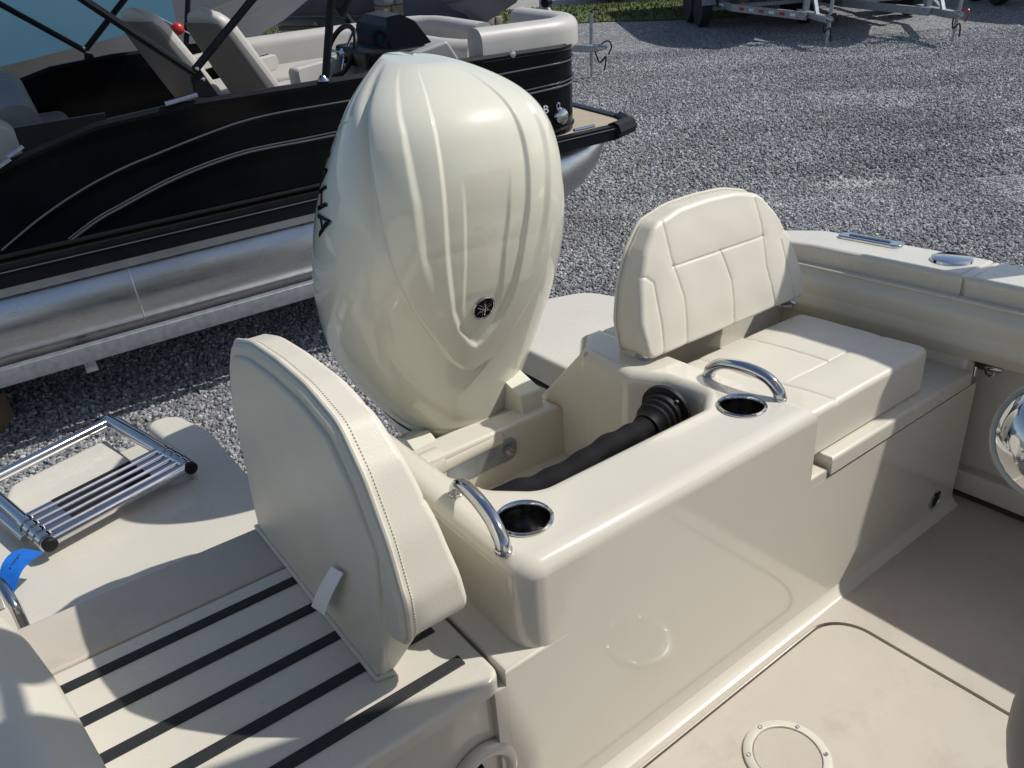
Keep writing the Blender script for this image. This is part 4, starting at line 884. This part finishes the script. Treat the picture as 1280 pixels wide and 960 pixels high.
# stern lounge and hinged side plate
sl_ = pt('stern_lounge', plate(rpoly([(-.9, .35), (.65, .35), (.65, 2.3), (-.9, 2.3)], .08), 1.42, .33, .06), GREYV)
bolster([(.34, .75), (.34, 1.2), (.34, 2.2)], .22, .42, 'lounge_back', GREYV, z=lambda s: 1.30)
bolster([(.18, .45), (.18, .80)], .26, .40, 'lounge_arm', BEIGE, z=lambda s: 1.28)
pg = [pp(u, v, .05) for (u, v) in ((17, 161), (132, 142), (134, 150), (28, 192))]
pt('hinged_plate', plate(pg, 0, .02, .003, mp=lambda u, v, w: (u, .07-w, v)), BLACKP)
for (u, v) in ((6, 204), (22, 188)): q = pp(u, v, .05); pt('fence_latch', tube([(q[0]-.05, .045, q[1]-.02), (q[0]+.03, .045, q[1]+.015)], .010, 8), CHROME)
# bimini frame
def bar(pix, o, r=.016, m=BLACKP, name='bimini_bar'):
    P = [pp(u, v, o) for (u, v) in pix]; a, b = P[0], P[-1]
    d = b-a; b2 = a+d*1.0
    return pt(name, tube([(a[0], o, a[1]), (b2[0], o, b2[1])], r, 8), m)
ext = lambda a, b, k: (a[0]+(b[0]-a[0])*k, a[1]+(b[1]-a[1])*k)
bar([(243, 92), ext((243, 92), (105, 0), 2.2)], .06, .020); bar([(243, 88), ext((243, 88), (315, 0), 2.2)], .06, .020)
bar([(107, 64), ext((107, 64), (0, 5), 1.8)], 2.42, .021); bar([(107, 62), ext((107, 62), (155, 0), 2.2)], 2.42, .021)
bar([(232, 72), ext((232, 72), (235, 0), 2.2)], 2.42, .020); bar([(407, 98), ext((407, 98), (414, 0), 2.2)], .06, .024); bar([(428, 22), (446, -30)], 2.42, .03)
for (pix, o) in (([(238, 88), (252, 88), (276, 122), (246, 122)], .06), ([(106, 66), (116, 68), (128, 88), (106, 90)], 2.42)):
    pt('bimini_bracket', plate([pp(u, v, o) for (u, v) in pix], 0, .03, .004, mp=lambda u, v, w: (u, o+.015-w, v)), BLACKP)
for (u, v, o) in ((246, 86, .03), (254, 99, .03), (105, 60, 2.40)):
    q = pp(u, v, o); pt('bolt', lathe([(.012, 0), (.010, .008), (.002, .010)], (q[0], o, q[1]), (0, -1, 0), 10), CHROME)
q = pp(228, 126, .05); pt('fence_cleat', tube([(q[0]-.09, .045, q[1]), (q[0]+.08, .045, q[1]+.02)], .014, 8), CHROME)
q = pp(405, 101, .05); pt('bar_foot', lathe([(.035, 0), (.03, .012), (.015, .03)], (q[0], .06, q[1]), n=16), CHROME)
pt('bimini_canopy', loft([[(x_, .05+2.4*k/8, 2.96+.10*math.sin(math.pi*k/8)+.05*math.sin((x_-.2)*1.2)) for k in range(9)] for x_ in np.linspace(.2, 2.35, 10)], closed=False), GREYV)
# trailer under the pontoon boat
ptr = thing('pontoon_trailer', 'long aluminium trailer rail carrying the black pontoon boat', 'trailer', (1, 1.2, 0), PM)
for o in (.02, 2.40): link('side_rail', box(SB+.2, 3.0, o, o+.05, .462, .56), GALV, ptr, bevel=.004)
for s in (-1.8, .2, 2.4): link('cross_beam', box(s, s+.06, .03, 2.45, .40, .46), GALV, ptr)
for o in (.36, 2.14): link('bunk', box(SB+.3, 2.9, o-.12, o+.12, .40, .445), TIMBER, ptr)
for o in (.36, 2.14):
    for s in (-1.3, -.62):
        w_ = link('wheel', lathe([(.10, -.08), (.20, -.085), (.215, -.05), (.215, .05), (.20, .085), (.10, .08)], (s, o, .21), (0, 1, 0), 28), TYRE, ptr)
        link('rim', lathe([(.10, -.082), (.06, -.05), (.002, -.05)], (s, o, .21), (0, 1, 0), 20, closed_ends=False), GALV, w_)
for s in (2.2, -2.4): 
    for o in (.35, 2.15): link('support_leg', box(s-.04, s+.04, o-.04, o+.04, -.02, .42), GALV, ptr)
blk = wz(0, 540, 0); lb = thing('timber_block', 'dark timber block standing on the gravel under the pontoon boat', 'block', (blk[0]-.1, blk[1], 0), ID)
link('beam', box(blk[0]-.32, blk[0]+.03, blk[1]-.08, blk[1]+.14, -.02, .20), TIMBER, lb, bevel=.006); link('beam', box(blk[0]-.34, blk[0]-.0, blk[1]-.05, blk[1]+.12, .20, .32), TIMBER, lb, bevel=.006)
for k, (x_, y_) in enumerate(((.25, .9), (1.65, .9), (.25, -1.6), (1.65, -1.6))): pass
kb = thing('boat_trailer', 'galvanised trailer with timber bunks under the cream boat', 'trailer', (.95, 0, -1.6), BM)
for x_ in (.45, 1.45): link('bunk', box(x_-.06, x_+.06, -2.4, 1.3, -1.10, -.98), TIMBER, kb); link('rail', box(x_-.05, x_+.05, -3., 1.35, -1.22, -1.10), GALV, kb)
for x_ in (-.15, 2.05):
    for y_ in (.1, -.75):
        w_ = link('wheel', lathe([(.14, -.09), (.29, -.095), (.315, -.05), (.315, .05), (.29, .095), (.14, .09)], (x_, y_, -1.36+.0), (1, 0, 0), 28), TYRE, kb); link('rim', lathe([(.14, -.06), (.002, -.04)], (x_, y_, -1.36), (1, 0, 0), 20, closed_ends=False), GALV, w_)
link('axle', box(-.1, 2.0, .06, .14, -1.40, -1.32, box(-.1, 2.0, -.79, -.71, -1.40, -1.32)), GALV, kb)
for x_ in (.45, 1.45): link('hanger', box(x_-.04, x_+.04, -.8, .2, -1.36, -1.2), GALV, kb)
link('tongue_jack', box(.9, 1.0, -3.2, -3.1, -2.02, -1.15), GALV, kb); link('tongue', box(.4, 1.5, -3.25, -3.05, -1.24, -1.12), GALV, kb)

# ------------------------------------------------------------------ beyond the lot
def grass_mat():
    m = mat('mown_grass', (.075, .105, .022), .8, var=.35, vscale=5, bump=.9, bscale=60, dirt=((.14, .13, .05), 3., .52, .6)); return m
GRASSM = grass_mat(); CONC = mat('concrete_road', (.30, .28, .25), .8, var=.12, vscale=2, bump=.3, bscale=40)
props(link('grass_verge', plate(rpoly([(-14, 21.2), (2.8, 19.7), (5.6, 19.0), (7.5, 20.2), (6.6, 23.0), (-14, 24.2)], .3), .03, .06, .0), GRASSM), kind='structure')
gb = G(); rr = random.Random(3)
for k in range(9000):
    x = rr.uniform(-6, 6.8); y = rr.uniform(19.4, 23.2); ylo = np.interp(x, [-14, 2.8, 5.6, 7.5], [21.2, 19.7, 19.0, 20.2]); yhi = np.interp(x, [-14, 6.6], [24.2, 23.0])
    if not (ylo-.06 < y < yhi): continue
    h = rr.uniform(.03, .09); a = rr.uniform(0, 6.28); w = rr.uniform(.012, .03); dx, dy = math.cos(a)*w, math.sin(a)*w; lx, ly = rr.uniform(-.03, .03), rr.uniform(-.03, .03)
    gb.add([(x-dx, y-dy, .02), (x+dx, y+dy, .02), (x+lx, y+ly, .02+h)], [(0, 1, 2)])
props(link('grass_blades', gb, GRASSM, smooth=0), 'short green grass on the verge beyond the gravel', 'grass', kind='stuff')
props(link('road', plate([(-60, 27.5), (-14, 24.3), (6.7, 23.1), (14, 22.6), (60, 20), (60, 29), (-60, 36)], .012, .03, 0), CONC), kind='structure')

def boat_and_trailer(fr, hull_m, low_m, lb, lt, grp, L=6.0, beam=2.3, z0=.62, tape=False, trailer=True, jack=True, plug=None, steel=None):
    """frame: x forward along the tongue, origin at the coupler on the ground"""
    b = thing('parked_boat', lb, 'boat', (-3.5, 0, z0), fr)
    st = [(-L-1.2, 1., .93, 1.25, .62, .0), (-4.2, 1., .93, 1.3, .66, .0), (-2.9, .97, .82, 1.36, .75, .05), (-2.1, .80, .52, 1.42, .90, .20), (-1.5, .50, .22, 1.48, 1.06, .50), (-1.12, .16, .05, 1.54, 1.25, .95), (-.98, .02, .01, 1.56, 1.45, 1.35)]
    top = []; low = []
    for (x, hs, hc, zs, zc, zk) in st:
        hb = beam/2; sh, ch, kk = (x, hs*hb, z0+zs), (x, hc*hb, z0+zc), (x, 0, z0+zk)
        mid = (x, hc*hb*.5, z0+(zc+zk)/2-.03)
        top.append([ch, sh, (x, sh[1]-.12*hs, sh[2]+.03), (x, -(sh[1]-.12*hs), sh[2]+.03), (x, -sh[1], sh[2]), (x, -ch[1], ch[2])])
        low.append([ch, mid, kk, (x, -mid[1], mid[2]), (x, -ch[1], ch[2])])
    link('hull_side', loft(top, closed=False), hull_m, b, smooth=30); link('hull_bottom', loft(low, closed=False), low_m, b, smooth=25)
    link('transom', G().add([top[0][i] for i in range(6)]+[low[0][i] for i in (3, 2, 1)], [tuple(range(9))]), low_m, b, smooth=0)
    for sd in (-1, 1): link('strake', tube([(p[0], sd*p[1]*.62, p[2]*.62+q[2]*.38-.02) for p, q in zip([r[0] for r in low], [r[2] for r in low])], .014, 6), low_m, b)
    link('console', box(-4.6, -3.6, -.4, .4, z0+1.25, z0+1.9), WHITE, b, bevel=.05)
    if not trailer: return b
    t = thing('boat_trailer', lt, 'trailer', (-2, 0, 0), fr)
    for sd in (-1, 1):
        P = [(-.75, sd*.10, .44), (-2.5, sd*.85, .46), (-L-.6, sd*.88, .46)]
        for a, c_ in zip(P[:-1], P[1:]):
            d = unit(np.array(c_)-a); n_ = np.array([-d[1], d[0], 0])*.03; u_ = np.array([0, 0, .065]); a = np.array(a); c_ = np.array(c_)
            link('rail', loft([[p-n_-u_, p+n_-u_, p+n_+u_, p-n_+u_] for p in (a, c_)]), GALV, t, smooth=0)
            if tape:
                for k in range(6):
                    p = a+(c_-a)*(.12+.14*k); q = p+(c_-a)*.07; link('reflector', loft([[r_-n_*1.07-u_*.4, r_+n_*1.07-u_*.4, r_+n_*1.07+u_*.4, r_-n_*1.07+u_*.4] for r_ in (p, q)]), RED if k % 2 else WHITE, t, smooth=0)
        for x in (-3.6, -4.4):
            w_ = link('wheel', lathe([(.17, -.10), (.32, -.105), (.345, -.06), (.345, .06), (.32, .105), (.17, .10)], (x, sd*1.12, .345), (0, 1, 0), 30), TYRE, t)
            link('rim', lathe([(.17, -.07), (.08, -.05), (.002, -.06)] if sd < 0 else [(.17, .07), (.08, .05), (.002, .06)], (x, sd*1.12, .345), (0, 1, 0), 24, closed_ends=False), ALUP, w_)
        link('fender', loft([[(-4.0+.82*math.cos(a), sd*(1.12-.15), .42+.36*math.sin(a)), (-4.0+.82*math.cos(a), sd*(1.12+.15), .42+.36*math.sin(a))] for a in np.linspace(.1, math.pi-.1, 14)], closed=False), GALV, t, smooth=60)
        link('bunk', box(-6.2, -2.6, sd*.55-.06, sd*.55+.06, z0+.13, z0+.2), TIMBER, t)
        for x in (-5.8, -4.0, -2.8): link('bunk_post', box(x-.03, x+.03, sd*.55-.03, sd*.55+.03, .46, z0+.14), GALV, t)
    for x in (-5.8, -4.0, -2.8): link('cross_beam', box(x-.04, x+.04, -.86, .86, .42, .49), GALV, t)
    link('axle', box(-3.64, -3.56, -1.05, 1.05, .31, .38, box(-4.44, -4.36, -1.05, 1.05, .31, .38)), GALV, t)
    for x in (-3.6, -4.4): link('spring_hanger', box(x-.05, x+.05, -.9, -.82, .30, .44, box(x-.05, x+.05, .82, .9, .30, .44)), GALV, t)
    link('tongue', box(-1.3, -.06, -.06, .06, .40, .50), GALV, t, bevel=.006)
    link('coupler', lathe([(.055, -.12), (.055, 0), (.04, .06), (.03, .10)], (-.02, 0, .47), (1, 0, 0), 14), STEEL, t)
    link('winch_post', box(-1.06, -.98, -.05, .05, .48, 1.18, loft([[(-1.02, -.03, 1.1), (-1.02, .03, 1.1), (-1.02, .03, 1.18), (-1.02, -.03, 1.18)], [(-.55, -.03, .48), (-.55, .03, .48), (-.50, .03, .5), (-.50, -.03, .5)]])), GALV, t)
    link('winch', lathe([(.07, -.07), (.07, .07)], (-.95, 0, 1.12), (0, 1, 0), 16), BLACKP, t); link('bow_roller', lathe([(.04, -.06), (.055, 0), (.04, .06)], (-1.1, 0, 1.25), (0, 1, 0), 14), RUBBER, t)
    if jack:
        j = link('jack', tube([(-.22, .10, .18), (-.22, .10, .95)], .032, 12), GALV, t); link('jack_foot', tube([(-.22, .10, .0), (-.22, .10, .20)], .022, 10, g=lathe([(.07, 0), (.07, .01)], (-.22, .10, -.005), n=14)), GALV, j)
        link('jack_crank', tube([(-.22, .10, .95), (-.22, .10, 1.0), (-.12, .16, 1.0), (-.12, .16, .92)], .009, 6), BLACKP, j)
        link('safety_chain', tube(spline([(-.1, -.05, .42), (.0, -.08, .26), (.08, -.03, .34), (.05, .03, .2), (.02, .05, .12)], 6), .013, 6), BLACKP, t)
        link('wire_plug', tube(spline([(-.05, .0, .5), (.08, .05, .56), (.14, .06, .48), (.10, .04, .36)], 6), .012, 6), plug or RED, t)
    return b
def tfr(org, dirn):
    d = unit([dirn[0], dirn[1], 0]); n_ = np.array([-d[1], d[0], 0]); return frame(np.stack([d, n_, [0, 0, 1.]], 1), (org[0], org[1], 0))
gr = 'boats parked on trailers across the lot'
boat_and_trailer(tfr((5.95, 14.45), (.06, -1)), WHITEH, WHITEH, 'white boat parked on the trailer with red and white reflective tape', 'galvanised boat trailer with red and white reflective tape on its rail', gr, tape=True, z0=.40, plug=BLACKP)
boat_and_trailer(tfr((7.95, 13.95), (.05, -1)), GREYH, WHITEH, 'grey boat on the trailer with the red plug at its coupler', 'galvanised boat trailer with a red plug at its coupler', gr, z0=.40)
boat_and_trailer(tfr((12.4, 14.6), (.05, -1)), WHITEH, WHITEH, 'white boat at the far side of the lot casting a wide shadow', 'galvanised trailer at the far side of the lot', gr, beam=2.4)
boat_and_trailer(tfr((1.80, 13.15), (.86, -.50)), NAVY, GREYH, 'navy blue boat behind the bow of the black pontoon boat', 'trailer with a tall jack behind the bow of the pontoon boat', gr, L=5.4, plug=BLACKP)

# light blue boat right behind the pontoon boat, on its own trailer
bb = thing('parked_boat', 'light blue and grey boat parked right behind the black pontoon boat', 'boat', (0, 5.2, .9), PM)
st = [(-4.5, 1.25, 1.15, 2.45, 1.30, .80), (-2., 1.25, 1.15, 2.45, 1.38, .82), (.3, 1.25, 1.15, 2.5, 1.545, .90), (1.93, 1.19, 1.02, 2.6, 1.72, 1.08), (2.6, 1.08, .80, 2.68, 1.84, 1.25), (3.3, .86, .50, 2.76, 2.02, 1.52), (4.0, .52, .22, 2.85, 2.25, 1.90), (4.5, .20, .06, 2.92, 2.55, 2.35), (4.75, .03, .01, 2.95, 2.85, 2.8)]
def hsec(s_, top_):
    x, hs, hc, zs, zc, zk = s_
    if top_: return [(x, 5.2-hc, zc), (x, 5.2-(hs+hc)/2-.03, (zs+zc)/2), (x, 5.2-hs, zs), (x, 5.2-hs+.15*hs, zs+.02), (x, 5.2+hs-.15*hs, zs+.02), (x, 5.2+hs, zs), (x, 5.2+hc, zc)]
    return [(x, 5.2-hc, zc), (x, 5.2-hc+.05*hc, zc-.03), (x, 5.2-hc*.62, zc*.62+zk*.38), (x, 5.2-hc*.60, zc*.62+zk*.38-.03), (x, 5.2, zk), (x, 5.2+hc*.6, zc*.62+zk*.38), (x, 5.2+hc, zc)]
link('blue_hull_side', loft([hsec(s_, True) for s_ in st[:4]], closed=False), BLUEH, bb, smooth=30)
link('grey_hull_side', loft([hsec(s_, True) for s_ in st[3:]], closed=False), GREYH, bb, smooth=30)
link('hull_bottom', loft([hsec(s_, False) for s_ in st], closed=False), WHITEH, bb, smooth=20)
tb = thing('boat_trailer', 'dark trailer under the light blue boat with a winch stand at its bow', 'trailer', (1, 5.2, 0), PM)
for sd in (-1, 1):
    link('rail', box(-4.2, 3.2, 5.2+sd*.75-.03, 5.2+sd*.75+.03, .50, .62), GALV, tb); link('bunk', box(-4, 1.5, 5.2+sd*.5-.06, 5.2+sd*.5+.06, .72, .90), TIMBER, tb)
    for x in (-2.6, -1.8): link('wheel', lathe([(.17, -.10), (.32, -.105), (.345, -.06), (.345, .06), (.32, .105), (.17, .10)], (x, 5.2+sd*1.05, .345), (0, 1, 0), 30), TYRE, tb)
link('axle', box(-2.65, -2.55, 4.2, 6.2, .3, .38, box(-1.85, -1.75, 4.2, 6.2, .3, .38)), GALV, tb)
for x in (-2.6, -1.8): link('spring', box(x-.04, x+.04, 4.42, 4.5, .3, .52, box(x-.04, x+.04, 5.9, 5.98, .3, .52)), GALV, tb)
link('tongue', box(3.0, 5.2, 5.14, 5.26, .50, .62), GALV, tb)
link('winch_stand', tube([(4.6, 5.2, .6), (3.95, 5.2, 1.62)], .045, 4, g=box(3.86, 4.06, 5.08, 5.32, 1.58, 1.72)), BLACKP, tb)
link('jack', tube([(5.0, 5.3, -.01), (5.0, 5.3, 1.1)], .035, 10), GALV, tb)
link('stern_stand', box(-4.2, -4.1, 4.5, 5.9, -.01, .52), GALV, tb)

# stone gate pillars with a navy board between them
STONE_P = [mat('pillar_stone_%s' % n_, c_, .85, var=.25, vscale=9, bump=.6, bscale=40) for n_, c_ in (('tan', (.30, .26, .20)), ('grey', (.20, .20, .20)), ('brown', (.20, .15, .11)))]
MORTAR = mat('mortar', (.16, .15, .14), .9)
def pillar(s, o, lab, w=.34):
    p = thing('stone_pillar', lab, 'pillar', (s, o, 0), PM)
    link('core', box(s-w/2+.02, s+w/2-.02, o-w/2+.02, o+w/2-.02, -.01, 2.2), MORTAR, p)
    for k in range(12):
        z = .0+.18*k; f_ = .35+.3*((k*37 % 10)/10)
        for i, (a, b_) in enumerate(((-w/2, -w/2+w*f_-.006), (-w/2+w*f_+.006, w/2))):
            link('stone', box(s+a, s+b_, o-w/2-.015*((k+i) % 3), o+w/2, z+.006, z+.172), STONE_P[(k*2+i*3+k//3) % 3], p, bevel=.014, bseg=2)
pillar(5.85, 8.0, 'stone clad pillar beside the navy board, near the white folding rack'); pillar(7.66, 8.0, 'stone clad pillar beside the navy board, near the navy boat')
nb_ = thing('navy_board', 'large navy blue board fixed between two stone pillars', 'board', (6.75, 8.0, .3), PM)
link('panel', box(6.03, 7.48, 7.97, 8.03, .3, 2.1), NAVY, nb_, bevel=.006); link('frame', box(5.99, 7.52, 7.985, 8.015, .24, .3), BLACKP, nb_)
for x in (6.1, 7.4): link('post', box(x-.03, x+.03, 8.03, 8.09, -.01, 2.0), BLACKP, nb_)
# white tubular rack by the road
rk = thing('folding_rack', 'white tubular folding rack standing by the road', 'rack', (5.3, 10.5, 0), PM)
for dx in (0, .42):
    link('upright', tube([(5.95+dx, 10.5, -.01), (5.15+dx, 10.5, 1.45)], .016, 8), WHITE, rk); link('upright', tube([(5.95+dx, 11.1, -.01), (5.15+dx, 11.1, 1.45)], .016, 8), WHITE, rk)
for k in range(5): link('rung', tube([(5.95-.16*k, 10.5, .02+.29*k), (5.95-.16*k, 11.1, .02+.29*k)], .013, 8), WHITE, rk)
# spare wheel trailer further back
wt = wz(388, 64, 0); ut = thing('utility_trailer', 'small dark utility trailer standing on the verge', 'trailer', (wt[0], wt[1], 0), ID)
for dy in (0, 1.3):
    w_ = link('wheel', lathe([(.17, -.09), (.31, -.095), (.335, -.05), (.335, .05), (.31, .095), (.17, .09)], (wt[0], wt[1]+dy, .335), (.1, 1, 0), 30), TYRE, ut); link('rim', lathe([(.17, -.06), (.002, -.07)], (wt[0], wt[1]+dy, .335), (.1, 1, 0), 20, closed_ends=False), ALUP, w_)
link('bed', box(wt[0]-1.2, wt[0]+1.1, wt[1]+.12, wt[1]+1.2, .50, .58), GALV, ut); link('side_board', box(wt[0]-1.2, wt[0]+1.1, wt[1]+.12, wt[1]+.16, .58, .86), GREYP, ut); link('axle', box(wt[0]-.04, wt[0]+.04, wt[1], wt[1]+1.3, .3, .5), GALV, ut)
# pickup on the road
TRK = mat('dark_truck_paint', (.02, .022, .026), .25, coat=.6); GLASS = mat('tinted_glass', (.01, .012, .014), .08)
tk = wz(768, 4, 0); tr = thing('pickup_truck', 'dark pickup truck parked on the road beyond the grass', 'truck', (tk[0]+1.6, tk[1]+.9, 0), ID)
x0, y0 = tk[0], tk[1]
prof = rpoly([(-.95, .50), (4.6, .50), (4.65, 1.05, .08), (3.55, 1.15, .1), (2.95, 1.78, .15), (1.55, 1.80, .15), (1.15, 1.18, .05), (-.95, 1.15, .05)], .05, 5)
link('body', plate(prof, 0, 1.75, .05, mp=lambda u, v, w: (x0+u, y0+.05-w, v)), TRK, tr, wn_=True)
link('side_window', plate(rpoly([(1.65, 1.22), (3.3, 1.22), (2.9, 1.68), (1.7, 1.70)], .05), .004, .01, .002, mp=lambda u, v, w: (x0+u, y0+.052-w, v)), GLASS, tr)
for dx in (0, 3.6):
    for dy in (.08, 1.65):
        w_ = link('wheel', lathe([(.20, -.11), (.36, -.115), (.39, -.06), (.39, .06), (.36, .115), (.20, .11)], (x0+dx, y0+dy, .39), (0, 1, 0), 32), TYRE, tr); link('rim', lathe([(.20, -.10), (.10, -.08), (.002, -.09)], (x0+dx, y0+dy, .39), (0, 1, 0), 24, closed_ends=False), ALUP, w_)
link('underbody', box(x0-.7, x0+4.3, y0+.3, y0+1.5, .32, .52), BLACKP, tr)
# dark shrubs beyond the road
LEAF = mat('dark_foliage', (.03, .05, .015), .7, var=.5, vscale=3)
def shrub(x, y, r, h, lab, seed):
    t = thing('roadside_tree', lab, 'tree', (x, y, 0), ID); rr = random.Random(seed); lg = G()
    link('trunk', tube([(x, y, -.02), (x+.1, y, h*.3), (x-.05, y+.1, h*.7)], [.14, .1, .05], 10), TIMBER, t)
    for k in range(7):
        a = rr.uniform(0, 6.28); link('limb', tube([(x, y, h*.25+.08*k), (x+math.cos(a)*r*.6, y+math.sin(a)*r*.6, h*.5+.06*k)], [.05, .02], 6), TIMBER, t)
    for k in range(3800):
        u = np.array([rr.gauss(0, 1), rr.gauss(0, 1), rr.gauss(0, 1)]); u /= np.linalg.norm(u); q = rr.random()**.45*(1+.25*math.sin(u[0]*5+seed)*math.sin(u[2]*4+u[1]*3))
        c_ = np.array([x, y, h*.55])+u*np.array([r, r, h*.5])*q; a = unit(np.array([rr.gauss(0, 1) for _ in range(3)])); b_ = unit(np.cross(a, u)); s_ = rr.uniform(.05, .12)
        lg.add([c_-a*s_, c_+b_*s_*.6, c_+a*s_, c_-b_*s_*.6], [(0, 1, 2, 3)])
    link('crown', lg, LEAF, t, smooth=0)
shrub(-6.2, 33.5, 2.2, 3.2, 'dark round tree beyond the road, behind the utility trailer', 1); shrub(-2.6, 34.5, 2.0, 2.8, 'dark tree beyond the road, behind the stone pillars', 2); shrub(-10.5, 34., 2.6, 3.6, 'dark tree beyond the road, behind the light blue boat', 5)
